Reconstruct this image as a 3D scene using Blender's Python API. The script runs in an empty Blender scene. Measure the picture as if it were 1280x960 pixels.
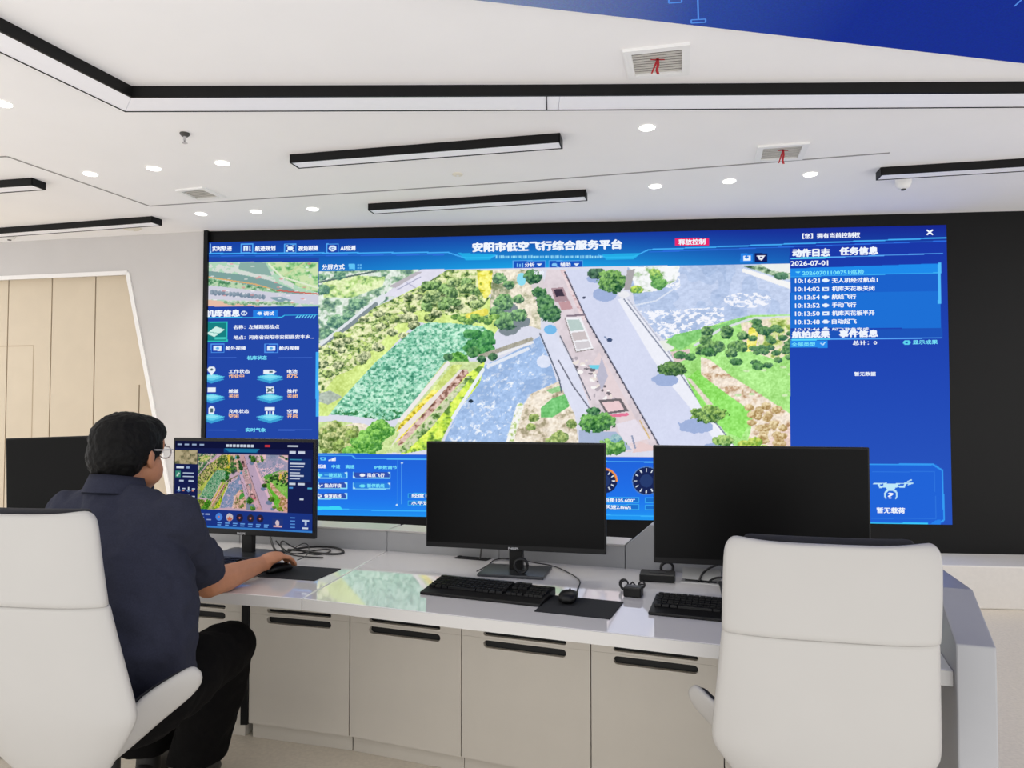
import bpy, bmesh, math, random
import numpy as np
from mathutils import Vector, Matrix, Euler

random.seed(7)
D = bpy.data
SC = bpy.context.scene
COL = SC.collection

# ------------------------------------------------------------------ camera, world, lights, exposure
FOC, PITCH, CAMZ = 900.0, math.radians(1.91), 1.40
cam = D.cameras.new('camera')
cam.sensor_width = 36.0
cam.lens = FOC / 1280.0 * 36.0
cam.clip_start = 0.05
camo = D.objects.new('camera', cam)
camo.location = (0, 0, CAMZ)
camo.rotation_euler = (math.pi / 2 + PITCH, 0, 0)
COL.objects.link(camo)
SC.camera = camo

world = D.worlds.new('world')
SC.world = world
world.use_nodes = True
bg = world.node_tree.nodes['Background']
bg.inputs[0].default_value = (1.0, 0.985, 0.965, 1)
bg.inputs[1].default_value = 1.5

SC.view_settings.view_transform = 'Standard'
SC.view_settings.look = 'None'
SC.view_settings.exposure = 0.0
SC.view_settings.gamma = 1.0
SC.view_settings.use_curve_mapping = False
SC.cycles.use_denoising = True
SC.cycles.max_bounces = 8


def lamp_area(name, loc, sx, sy, power, color=(1, 0.97, 0.93), rot=(0, 0, 0)):
    l = D.lights.new(name, 'AREA')
    l.shape = 'RECTANGLE'
    l.size, l.size_y = sx, sy
    l.energy = power
    l.color = color
    o = D.objects.new(name, l)
    o.location = loc
    o.rotation_euler = rot
    COL.objects.link(o)
    return o


# unseen fill light added above the camera to brighten the room
lamp_area('fill_light', (-1.2, 0.6, 2.86), 2.4, 0.3, 14)


# ------------------------------------------------------------------ helpers
def ray(px, py):
    x = (px - 640) / FOC
    u = (480 - py) / FOC
    return Vector((x, math.cos(PITCH) - u * math.sin(PITCH), math.sin(PITCH) + u * math.cos(PITCH)))


CAM = Vector((0, 0, CAMZ))


def atz(px, py, z):
    d = ray(px, py)
    return CAM + d * ((z - CAMZ) / d.z)


def atplane(px, py, p, n):
    d = ray(px, py)
    return CAM + d * ((p - CAM).dot(n) / d.dot(n))


def lin(c):
    c = np.asarray(c, dtype=float) / 255.0
    return np.where(c <= 0.04045, c / 12.92, ((c + 0.055) / 1.055) ** 2.4)


def mat(name, rgb, rough=0.5, metal=0.0, var=0.04, scale=30.0, bump=0.0, spec=0.5, emit=0.0, ecol=None,
        bscale=None, coat=0.0):
    m = D.materials.new(name)
    m.use_nodes = True
    nt = m.node_tree
    b = nt.nodes['Principled BSDF']
    c = lin(rgb)
    tc = nt.nodes.new('ShaderNodeTexCoord')
    nz = nt.nodes.new('ShaderNodeTexNoise')
    nz.inputs['Scale'].default_value = scale
    nz.inputs['Detail'].default_value = 4
    nt.links.new(tc.outputs['Object'], nz.inputs['Vector'])
    rp = nt.nodes.new('ShaderNodeValToRGB')
    rp.color_ramp.elements[0].position = 0.3
    rp.color_ramp.elements[1].position = 0.7
    rp.color_ramp.elements[0].color = (*[max(0, v * (1 - var)) for v in c], 1)
    rp.color_ramp.elements[1].color = (*[min(1, v * (1 + var)) for v in c], 1)
    nt.links.new(nz.outputs['Fac'], rp.inputs['Fac'])
    nt.links.new(rp.outputs['Color'], b.inputs['Base Color'])
    b.inputs['Roughness'].default_value = rough
    b.inputs['Metallic'].default_value = metal
    b.inputs['Specular IOR Level'].default_value = spec
    b.inputs['Coat Weight'].default_value = coat
    b.inputs['Coat Roughness'].default_value = 0.04
    if bump > 0:
        n2 = nt.nodes.new('ShaderNodeTexNoise')
        n2.inputs['Scale'].default_value = bscale or scale * 8
        nt.links.new(tc.outputs['Object'], n2.inputs['Vector'])
        bp = nt.nodes.new('ShaderNodeBump')
        bp.inputs['Strength'].default_value = bump
        bp.inputs['Distance'].default_value = 0.004
        nt.links.new(n2.outputs['Fac'], bp.inputs['Height'])
        nt.links.new(bp.outputs['Normal'], b.inputs['Normal'])
    if emit > 0:
        e = lin(ecol or rgb)
        b.inputs['Emission Color'].default_value = (*e, 1)
        b.inputs['Emission Strength'].default_value = emit
    return m


def mat_emit(name, rgb, s=1.0, sample=False):
    m = D.materials.new(name)
    m.use_nodes = True
    nt = m.node_tree
    nt.nodes.clear()
    e = nt.nodes.new('ShaderNodeEmission')
    e.inputs[0].default_value = (*lin(rgb), 1)
    e.inputs[1].default_value = s
    o = nt.nodes.new('ShaderNodeOutputMaterial')
    nt.links.new(e.outputs[0], o.inputs[0])
    if not sample:
        m.cycles.emission_sampling = 'NONE'
    return m


def mat_screen(name, s=1.0):
    m = D.materials.new(name)
    m.use_nodes = True
    nt = m.node_tree
    nt.nodes.clear()
    a = nt.nodes.new('ShaderNodeVertexColor')
    a.layer_name = 'picture'
    e = nt.nodes.new('ShaderNodeEmission')
    nt.links.new(a.outputs['Color'], e.inputs[0])
    e.inputs[1].default_value = s
    o = nt.nodes.new('ShaderNodeOutputMaterial')
    nt.links.new(e.outputs[0], o.inputs[0])
    m.cycles.emission_sampling = 'NONE'
    return m


M = {
    'ceiling': mat('ceiling_paint', (247, 245, 245), 0.8, var=0.01, scale=3),
    'wall': mat('wall_paint', (206, 203, 202), 0.7, var=0.015, scale=4),
    'cream': mat('cream_panel', (216, 202, 180), 0.6, var=0.02, scale=6),
    'groove': mat('groove_dark', (90, 82, 74), 0.8),
    'trimwhite': mat('trim_white', (245, 243, 242), 0.5, var=0.01),
    'black': mat('black_paint', (10, 10, 11), 0.5, var=0.1, spec=0.25),
    'blackled': mat('black_led_panel', (13, 13, 13), 0.42, var=0.2, scale=200, spec=0.2),
    'floor': mat('floor_vinyl', (218, 209, 194), 0.45, var=0.07, scale=60, bump=0.03),
    'base': mat('white_base', (228, 224, 217), 0.6, var=0.02, scale=40),
    'desk': mat('desk_gloss_white', (240, 237, 234), 0.04, var=0.006, scale=3, spec=0.75, coat=0.9),
    'deskdarker': mat('desk_darker_white', (196, 193, 189), 0.25, var=0.008, scale=3),  # darker desk white, keeps the worktop fronts from rendering too bright
    'grey': mat('console_grey', (166, 167, 168), 0.35, var=0.02, scale=10),
    'greyend': mat('end_panel_grey', (162, 162, 164), 0.35, var=0.02, scale=10),
    'cab': mat('cabinet_warm_white', (194, 188, 178), 0.45, var=0.015, scale=8),
    'cavity': mat('slot_black', (12, 12, 12), 0.7),
    'plastic': mat('black_plastic', (12, 12, 13), 0.42, var=0.1, scale=80, bump=0.02, spec=0.3),
    'screenoff': mat('screen_off', (7, 7, 7), 0.35, var=0.1, scale=60, spec=0.12),
    'keys': mat('key_plastic', (20, 20, 22), 0.35, var=0.1, scale=90, spec=0.4),
    'baseplate': mat('stand_plate', (62, 64, 68), 0.28, metal=0.5, var=0.05),
    'pad': mat('mouse_pad_cloth', (24, 26, 30), 0.85, var=0.1, scale=300),
    'cable': mat('cable_rubber', (15, 15, 16), 0.5),
    'shell': mat('chair_shell_white', (174, 171, 167), 0.42, var=0.012, scale=6),
    'cushion': mat('chair_cushion_fabric', (28, 28, 34), 0.9, var=0.15, scale=120, bump=0.1),
    'chrome': mat('chrome', (205, 205, 208), 0.15, metal=1.0, var=0.02),
    'skin': mat('skin', (184, 126, 92), 0.55, var=0.05, scale=40, bump=0.04),
    'hair': mat('hair_black', (9, 8, 8), 0.6, var=0.3, scale=70, bump=0.4, bscale=160, spec=0.15),
    'shirt': mat('navy_cotton', (46, 48, 62), 0.95, var=0.12, scale=240, bump=0.15, spec=0.2),
    'trousers': mat('black_cotton', (14, 13, 13), 0.95, var=0.15, scale=160, bump=0.15, spec=0.08),
    'shoe': mat('black_leather', (15, 15, 15), 0.5, var=0.1),
    'glassframe': mat('clear_frame', (215, 208, 205), 0.2, var=0.02),
    'eye': mat('eye_white', (235, 232, 228), 0.3),
    'iris': mat('iris_dark', (40, 26, 20), 0.3),
    'lip': mat('lip', (168, 98, 86), 0.5),
    'diff': mat('lamp_diffuser', (235, 234, 238), 0.5, var=0.01, emit=0.10, ecol=(235, 236, 245)),
    'lampon': mat_emit('lamp_on', (255, 252, 246), 9.0, True),
    'vent': mat('vent_white', (240, 239, 238), 0.5, var=0.01),
    'slat': mat('vent_slat_grey', (196, 192, 185), 0.6, var=0.03),
    'ribbon': mat('red_ribbon', (170, 34, 44), 0.7),
    'reveal': mat('ceiling_reveal_grey', (150, 147, 146), 0.8),
    'revealdark': mat('reveal_dark', (60, 60, 64), 0.8),
    'sensor': mat('sensor_plastic', (228, 222, 208), 0.5),
    'sensordark': mat('sensor_dark', (70, 68, 66), 0.5),
    'traymetal': mat('tray_metal', (168, 168, 168), 0.3, metal=0.7),
    'lens': None,
}


def glass(name):
    m = D.materials.new(name)
    m.use_nodes = True
    b = m.node_tree.nodes['Principled BSDF']
    b.inputs['Transmission Weight'].default_value = 1.0
    b.inputs['Roughness'].default_value = 0.02
    b.inputs['IOR'].default_value = 1.1
    b.inputs['Base Color'].default_value = (0.95, 0.97, 1, 1)
    return m


M['lens'] = glass('spectacle_lens')
M['clear'] = glass('clear_plastic')


def tag(o, label=None, cat=None, group=None, kind=None):
    if label: o['label'] = label
    if cat: o['category'] = cat
    if group: o['group'] = group
    if kind: o['kind'] = kind
    return o


def thing(name, label, cat, loc=(0, 0, 0), rz=0.0, group=None):
    o = D.objects.new(name, None)
    o.empty_display_size = 0.1
    o.location = loc
    o.rotation_euler = (0, 0, rz)
    COL.objects.link(o)
    return tag(o, label, cat, group)


def link(o, parent=None, world=False):
    COL.objects.link(o)
    if parent is not None:
        o.parent = parent
        if world:   # mesh was modelled in room coordinates
            mw = parent_matrix(parent)
            o.matrix_parent_inverse = mw.inverted()
    return o


def parent_matrix(p):
    m = Matrix.LocRotScale(p.location, p.rotation_euler, p.scale)
    if p.parent is not None:
        m = parent_matrix(p.parent) @ p.matrix_parent_inverse @ m
    return m


class MB:
    def __init__(s):
        s.v, s.f = [], []

    def add(s, verts, faces):
        o = len(s.v)
        s.v += [tuple(x) for x in verts]
        s.f += [tuple(i + o for i in f) for f in faces]
        return s

    def box(s, c, d, rz=0.0, mtx=None):
        vs = []
        for sx in (-1, 1):
            for sy in (-1, 1):
                for sz in (-1, 1):
                    vs.append(Vector((sx * d[0] / 2, sy * d[1] / 2, sz * d[2] / 2)))
        R = Matrix.Rotation(rz, 3, 'Z') if mtx is None else mtx
        vs = [R @ v + Vector(c) for v in vs]
        return s.add(vs, [(0, 1, 3, 2), (4, 6, 7, 5), (0, 4, 5, 1), (2, 3, 7, 6), (0, 2, 6, 4), (1, 5, 7, 3)])

    def prism(s, poly, off):
        """poly: 3-D points (planar), off: extrusion vector"""
        n = len(poly)
        a = [Vector(p) for p in poly]
        b = [p + Vector(off) for p in a]
        fs = [tuple(range(n))[::-1], tuple(range(n, 2 * n))]
        for i in range(n):
            j = (i + 1) % n
            fs.append((i, j, n + j, n + i))
        return s.add(a + b, fs)

    def tube(s, pts, radii, seg=8, cap=True):
        pts = [Vector(p) for p in pts]
        if not isinstance(radii, (list, tuple)):
            radii = [radii] * len(pts)
        rings = []
        prev = None
        for i, p in enumerate(pts):
            t = (pts[min(i + 1, len(pts) - 1)] - pts[max(i - 1, 0)]).normalized()
            if prev is None:
                ref = Vector((0, 0, 1)) if abs(t.z) < 0.9 else Vector((1, 0, 0))
                a = t.cross(ref).normalized()
            else:
                a = (prev - t * prev.dot(t)).normalized()
            prev = a
            b = t.cross(a)
            r = radii[i]
            rings.append([p + (a * math.cos(k * 2 * math.pi / seg) + b * math.sin(k * 2 * math.pi / seg)) * r
                          for k in range(seg)])
        vs = [q for r in rings for q in r]
        fs = []
        for i in range(len(rings) - 1):
            for k in range(seg):
                k2 = (k + 1) % seg
                fs.append((i * seg + k, i * seg + k2, (i + 1) * seg + k2, (i + 1) * seg + k))
        if cap:
            fs.append(tuple(range(seg))[::-1])
            fs.append(tuple((len(rings) - 1) * seg + k for k in range(seg)))
        return s.add(vs, fs)

    def ell(s, c, r, R=None, nu=16, nv=10):
        vs, fs = [], []
        for i in range(nv + 1):
            th = math.pi * i / nv
            for k in range(nu):
                ph = 2 * math.pi * k / nu
                p = Vector((r[0] * math.sin(th) * math.cos(ph), r[1] * math.sin(th) * math.sin(ph), r[2] * math.cos(th)))
                if R is not None: p = R @ p
                vs.append(p + Vector(c))
        for i in range(nv):
            for k in range(nu):
                k2 = (k + 1) % nu
                fs.append((i * nu + k, (i + 1) * nu + k, (i + 1) * nu + k2, i * nu + k2))
        return s.add(vs, fs)

    def loft(s, secs, seg=24, sup=2.0):
        """secs: (centre, axis a, axis b, ra, rb) super-elliptic sections, closed ends"""
        vs, fs = [], []
        for (c, a, b, ra, rb) in secs:
            c, a, b = Vector(c), Vector(a), Vector(b)
            for k in range(seg):
                t = 2 * math.pi * k / seg
                ca, sa = math.cos(t), math.sin(t)
                e = 2.0 / sup
                x = math.copysign(abs(ca) ** e, ca) * ra
                y = math.copysign(abs(sa) ** e, sa) * rb
                vs.append(c + a * x + b * y)
        n = len(secs)
        for i in range(n - 1):
            for k in range(seg):
                k2 = (k + 1) % seg
                fs.append((i * seg + k, i * seg + k2, (i + 1) * seg + k2, (i + 1) * seg + k))
        fs.append(tuple(range(seg))[::-1])
        fs.append(tuple((n - 1) * seg + k for k in range(seg)))
        return s.add(vs, fs)

    def caps(s, p0, r0, p1, r1, seg=14):
        """tapered capsule"""
        p0, p1 = Vector(p0), Vector(p1)
        t = (p1 - p0).normalized()
        pts, rr = [], []
        for k in range(5):
            a = math.pi / 2 * (1 - k / 4)
            pts.append(p0 - t * r0 * math.sin(a)); rr.append(max(1e-4, r0 * math.cos(a)))
        for k in range(5):
            a = math.pi / 2 * k / 4
            pts.append(p1 + t * r1 * math.sin(a)); rr.append(max(1e-4, r1 * math.cos(a)))
        return s.tube(pts, rr, seg)

    def mesh(s, name, m, smooth=False, bevel=0.0, bseg=2):
        me = D.meshes.new(name)
        me.from_pydata(s.v, [], s.f)
        bm = bmesh.new()
        bm.from_mesh(me)
        bmesh.ops.recalc_face_normals(bm, faces=bm.faces)
        if bevel > 0:
            es = [e for e in bm.edges if len(e.link_faces) == 2 and e.calc_face_angle(0) > 0.6]
            bmesh.ops.bevel(bm, geom=es, offset=bevel, segments=bseg, affect='EDGES', profile=0.5)
        bm.to_mesh(me)
        bm.free()
        me.materials.append(m)
        if smooth:
            me.polygons.foreach_set('use_smooth', [True] * len(me.polygons))
        return me

    def build(s, name, m, parent=None, smooth=False, bevel=0.0, world=False, bseg=2, angle=None):
        o = D.objects.new(name, s.mesh(name, m, smooth or angle is not None, bevel, bseg))
        link(o, parent, world)
        if angle is not None:
            o.data.set_sharp_from_angle(angle=math.radians(angle))
        return o


def evaluated(o):
    """replace o's mesh by the result of its modifiers"""
    bpy.context.view_layer.update()
    dg = bpy.context.evaluated_depsgraph_get()
    me = D.meshes.new_from_object(o.evaluated_get(dg))
    o.modifiers.clear()
    old = o.data
    o.data = me
    D.meshes.remove(old)
    return o


def fuse(mb, name, m, voxel, smooth, parent=None, extra=None, world=True):
    """overlapping volumes fused into one continuous skin"""
    o = D.objects.new(name, mb.mesh(name, m, True))
    link(o, parent, world)
    r = o.modifiers.new('r', 'REMESH')
    r.mode = 'VOXEL'; r.voxel_size = voxel; r.use_smooth_shade = True
    sm = o.modifiers.new('s', 'SMOOTH'); sm.iterations = smooth; sm.factor = 0.5
    if extra:
        extra(o)
    evaluated(o)
    o.data.polygons.foreach_set('use_smooth', [True] * len(o.data.polygons))
    if not o.data.materials: o.data.materials.append(m)
    return o


def copy_tree(o, parent=None):
    c = o.copy()
    COL.objects.link(c)
    if parent is not None:
        c.parent = parent
    for ch in [x for x in D.objects if x.parent == o]:
        copy_tree(ch, c)
    return c


def struct(name, mb, m, parent=None, **k):
    o = mb.build(name, m, parent, **k)
    if parent is None: o['kind'] = 'structure'
    return o


def curve_sheet(loops, depth):
    """flat sheet with holes from 2-D loops (first = outline) -> verts/faces at z 0..depth"""
    cu = D.curves.new('sheet', 'CURVE')
    cu.dimensions = '2D'; cu.fill_mode = 'BOTH'; cu.extrude = depth / 2
    for lp in loops:
        sp = cu.splines.new('POLY')
        sp.points.add(len(lp) - 1)
        for p, q in zip(sp.points, lp): p.co = (q[0], q[1], 0, 1)
        sp.use_cyclic_u = True
    ob = D.objects.new('sheet', cu)
    COL.objects.link(ob)
    bpy.context.view_layer.update()
    me = D.meshes.new_from_object(ob.evaluated_get(bpy.context.evaluated_depsgraph_get()))
    D.objects.remove(ob); D.curves.remove(cu)
    vs = [v.co.copy() for v in me.vertices]
    fs = [tuple(p.vertices) for p in me.polygons]
    D.meshes.remove(me)
    return vs, fs


def stadium(x0, x1, z, r, n=8):
    pts = []
    for k in range(n + 1):
        a = math.pi / 2 - math.pi * k / n
        pts.append((x1 - r + r * math.cos(a), z + r * math.sin(a)))
    for k in range(n + 1):
        a = -math.pi / 2 - math.pi * k / n
        pts.append((x0 + r + r * math.cos(a), z + r * math.sin(a)))
    return pts


# ------------------------------------------------------------------ room
CEIL = 2.90
ceil = MB().box((0.1, 3.2, CEIL + 0.06), (11, 8.8, 0.12))
ceiling = struct('ceiling', ceil, M['ceiling'])
fl = MB().box((-0.75, 4.35, -0.05), (11.5, 5.7, 0.1))
floor = struct('floor', fl, M['floor'])

LA = atz(257, 289, CEIL)     # where the video wall meets the left wall, at the ceiling
LB = atz(1184, 265.5, CEIL)
LU = (LB - LA); LU.z = 0; LU.normalize()
LN = Vector((LU.y, -LU.x, 0)).normalized()      # towards the room
if LN.y > 0: LN = -LN


def led(px, py, off=0.0):
    return atplane(px, py, LA + LN * off, LN)


Zb = 0.30
Lend = LA + LU * 9.5


def vprism(mb, a, b, z0, z1, thick, n):
    """upright slab between plan points a and b, thick along -n"""
    a, b, n = Vector(a), Vector(b), Vector(n)
    return mb.prism([(a.x, a.y, z0), (b.x, b.y, z0), (b.x, b.y, z1), (a.x, a.y, z1)], -n * thick)


struct('wall_back', vprism(MB(), LA - LU * 0.02 - LN * 0.012, Lend - LN * 0.012, Zb, CEIL, 0.12, LN), M['blackled'])
# low white base under the video wall
bb = MB()
vprism(bb, LA - LU * 0.02 + LN * 0.42, Lend + LN * 0.42, 0, Zb, 0.55, LN)
struct('baseboard_back', bb, M['base'], bevel=0.01)

# left wall with its slanted niche
WB = atz(0, 303, CEIL)
WU = (WB - LA); WU.z = 0; WU.normalize()
WN = Vector((-WU.y, WU.x, 0))
if WN.y > 0: WN = -WN
WLEN = 3.6


def wl(px, py, off=0.0):
    return atplane(px, py, LA + WN * off, WN)


def wall_uv(p):
    return ((p - LA).dot(WU), p.z)


n1 = wall_uv(wl(160, 341)); n2 = wall_uv(wl(216, 640)); n0 = wall_uv(wl(0, 347))
slope = (n2[0] - n1[0]) / (n2[1] - n1[1])
nb = (n1[0] + slope * (0.0 - n1[1]), 0.0)
outl = [(0, 0), (0, CEIL), (WLEN, CEIL), (WLEN, 0)]
ztop = n1[1]
niche = [(nb[0], 0.02), (n1[0], ztop), (WLEN - 0.3, ztop), (WLEN - 0.3, 0.02)]
vs, fs = curve_sheet([outl, niche], 0.10)
mw = MB()
mw.add([LA.xy.to_3d() + WU * v.x + Vector((0, 0, v.y)) + WN * (v.z - 0.05) for v in vs], fs)
wall_left = struct('wall_left', mw, M['wall'])


def wpt(u, z, off):
    p = LA.xy.to_3d() + WU * u + WN * off
    p.z = z
    return p


# white trim line round the niche
tr = MB()
for (a, b) in (((nb[0], 0.02), (n1[0], ztop)), ((n1[0], ztop), (WLEN - 0.3, ztop))):
    a, b = Vector((a[0], a[1], 0)), Vector((b[0], b[1], 0))
    t = (b - a).normalized(); nn = Vector((-t.y, t.x, 0)) * 0.018
    q = [a - nn, b - nn, b + nn, a + nn]
    tr.prism([wpt(p.x, p.y, 0.0) for p in q], WN * 0.012)
struct('trim_1', tr, M['trimwhite'])
# cream panels standing back in the niche, split by vertical grooves
DP = -0.10
vprism(MB(), wpt(0, 0, DP - 0.03), wpt(WLEN, 0, DP - 0.03), 0, CEIL, 0.05, WN)
back = MB()
back.prism([wpt(0.1, 0, DP - 0.025), wpt(WLEN, 0, DP - 0.025), wpt(WLEN, CEIL, DP - 0.025), wpt(0.1, CEIL, DP - 0.025)], -WN * 0.05)
wall_niche = struct('wall_niche', back, M['groove'])
gx = [wall_uv(atplane(x, 420, wpt(0, 1, DP), WN))[0] for x in (118.5, 64, 9.5)]
stepw = (gx[2] - gx[0]) / 2
edges = [0.1] + gx + [gx[2] + stepw, gx[2] + 2 * stepw, WLEN]
gap = 0.006
for i in range(len(edges) - 1):
    a, b = edges[i] + gap, edges[i + 1] - gap
    if b - a < 0.05: continue
    if i == 0:
        # first panel: a short groove low down at px 175
        g = wall_uv(atplane(174, 490, wpt(0, 1, DP), WN))
        zt = wall_uv(atplane(174, 481, wpt(0, 1, DP), WN))[1]
        MB().prism([wpt(a, 0.02, DP - 0.024), wpt(g[0] - gap, 0.02, DP - 0.024), wpt(g[0] - gap, zt, DP - 0.024), wpt(a, zt, DP - 0.024)], WN * 0.024).build('panel', M['cream'], wall_left, world=True)
        MB().prism([wpt(g[0] + gap, 0.02, DP - 0.024), wpt(b, 0.02, DP - 0.024), wpt(b, zt, DP - 0.024), wpt(g[0] + gap, zt, DP - 0.024)], WN * 0.024).build('panel', M['cream'], wall_left, world=True)
        MB().prism([wpt(a, zt, DP - 0.024), wpt(b, zt, DP - 0.024), wpt(b, CEIL - 0.05, DP - 0.024), wpt(a, CEIL - 0.05, DP - 0.024)], WN * 0.024).build('panel', M['cream'], wall_left, world=True)
    else:
        MB().prism([wpt(a, 0.02, DP - 0.024), wpt(b, 0.02, DP - 0.024), wpt(b, CEIL - 0.05, DP - 0.024), wpt(a, CEIL - 0.05, DP - 0.024)], WN * 0.024).build('panel', M['cream'], wall_left, world=True)
# hidden door outline in the panels
dr = MB()
pa = wall_uv(atplane(42, 432, wpt(0, 1, DP), WN))
w_ = 0.004
for (u0, u1, z0, z1) in ((pa[0] - w_, pa[0] + w_, 0.02, pa[1]), (pa[0], pa[0] + 0.9, pa[1] - w_, pa[1] + w_)):
    dr.prism([wpt(u0, z0, DP), wpt(u1, z0, DP), wpt(u1, z1, DP), wpt(u0, z1, DP)], WN * 0.002)
struct('door_1', dr, mat('door_line', (190, 172, 148), 0.7))
# black edge where the left wall ends at the video wall
ed = MB()
ea = LA.xy.to_3d() + WN * 0.0
ed.prism([(ea.x, ea.y, 0.3), (ea.x, ea.y, CEIL), (ea + LU * 0.035).to_tuple()[:2] + (CEIL,), (ea + LU * 0.035).to_tuple()[:2] + (0.3,)], LN * 0.03)
struct('trim_2', ed, M['black'])

# ------------------------------------------------------------------ the picture on the screens (flat colours computed per point)
RNG = np.random.RandomState(5)
LAT = RNG.rand(8, 256, 256)


def vn(x, y, s, k=0):
    L = LAT[k % 8]
    x = x / s + 17.3 * k; y = y / s + 9.1 * k
    xi = np.floor(x).astype(int); yi = np.floor(y).astype(int)
    fx = x - xi; fy = y - yi
    fx = fx * fx * (3 - 2 * fx); fy = fy * fy * (3 - 2 * fy)
    a = L[yi % 256, xi % 256]; b = L[yi % 256, (xi + 1) % 256]
    c = L[(yi + 1) % 256, xi % 256]; d = L[(yi + 1) % 256, (xi + 1) % 256]
    return (a * (1 - fx) + b * fx) * (1 - fy) + (c * (1 - fx) + d * fx) * fy


def fbm(x, y, s, k=0):
    return 0.5 * vn(x, y, s, k) + 0.3 * vn(x, y, s / 2.1, k + 1) + 0.2 * vn(x, y, s / 4.3, k + 2)


class Paint:
    def __init__(s, px, py, base):
        s.x, s.y = px, py
        s.c = np.empty(px.shape + (3,)); s.c[:] = base

    def poly(s, pts):
        m = np.zeros(s.x.shape, bool)
        n = len(pts)
        for i in range(n):
            x0, y0 = pts[i]; x1, y1 = pts[(i + 1) % n]
            if y0 == y1: continue
            c = ((y0 > s.y) != (y1 > s.y)) & (s.x < (x1 - x0) * (s.y - y0) / (y1 - y0) + x0)
            m ^= c
        return m

    def rect(s, x0, y0, x1, y1):
        return (s.x >= x0) & (s.x <= x1) & (s.y >= y0) & (s.y <= y1)

    def seg(s, x0, y0, x1, y1, w0, w1=None):
        w1 = w0 if w1 is None else w1
        dx, dy = x1 - x0, y1 - y0
        L2 = dx * dx + dy * dy
        t = np.clip(((s.x - x0) * dx + (s.y - y0) * dy) / L2, 0, 1)
        d = np.hypot(s.x - x0 - t * dx, s.y - y0 - t * dy)
        return d < (w0 + (w1 - w0) * t) / 2

    def line(s, pts, w, col):
        for a, b in zip(pts[:-1], pts[1:]): s.put(s.seg(*a, *b, w), col)

    def ell(s, cx, cy, rx, ry):
        return ((s.x - cx) / rx) ** 2 + ((s.y - cy) / ry) ** 2 < 1

    def put(s, m, col, a=1.0):
        s.c[m] = s.c[m] * (1 - a) + np.asarray(col, float) * a

    def grain(s, m, amp, sc, k=0):
        n = fbm(s.x[m], s.y[m], sc, k) - 0.5
        s.c[m] += n[:, None] * amp

    def leaves(s, m, dark, mid, light, sc, k=0, lo=0.40, hi=0.56):
        n = fbm(s.x[m], s.y[m] * 1.35, sc, k)
        t = np.clip((n - 0.28) / (lo - 0.28), 0, 1)[:, None]
        u = np.clip((n - lo) / (hi - lo), 0, 1)[:, None]
        c = np.asarray(dark, float) * (1 - t) + np.asarray(mid, float) * t
        c = c * (1 - u) + np.asarray(light, float) * u
        s.c[m] = c

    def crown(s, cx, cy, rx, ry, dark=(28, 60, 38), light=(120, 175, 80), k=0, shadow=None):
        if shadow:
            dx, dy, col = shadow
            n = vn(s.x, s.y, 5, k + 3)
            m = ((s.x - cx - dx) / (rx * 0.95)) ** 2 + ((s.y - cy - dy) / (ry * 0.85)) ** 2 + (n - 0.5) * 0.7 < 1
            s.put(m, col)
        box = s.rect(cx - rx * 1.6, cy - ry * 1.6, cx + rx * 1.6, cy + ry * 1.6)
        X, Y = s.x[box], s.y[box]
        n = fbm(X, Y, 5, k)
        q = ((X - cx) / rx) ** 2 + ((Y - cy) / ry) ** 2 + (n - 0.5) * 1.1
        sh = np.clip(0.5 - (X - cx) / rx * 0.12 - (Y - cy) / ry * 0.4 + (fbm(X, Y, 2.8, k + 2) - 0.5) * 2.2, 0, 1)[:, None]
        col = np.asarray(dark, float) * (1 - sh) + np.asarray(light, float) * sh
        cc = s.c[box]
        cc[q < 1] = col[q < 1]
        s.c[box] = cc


SHB = (138, 158, 205)     # bluish tree shade on the filmed road


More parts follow.
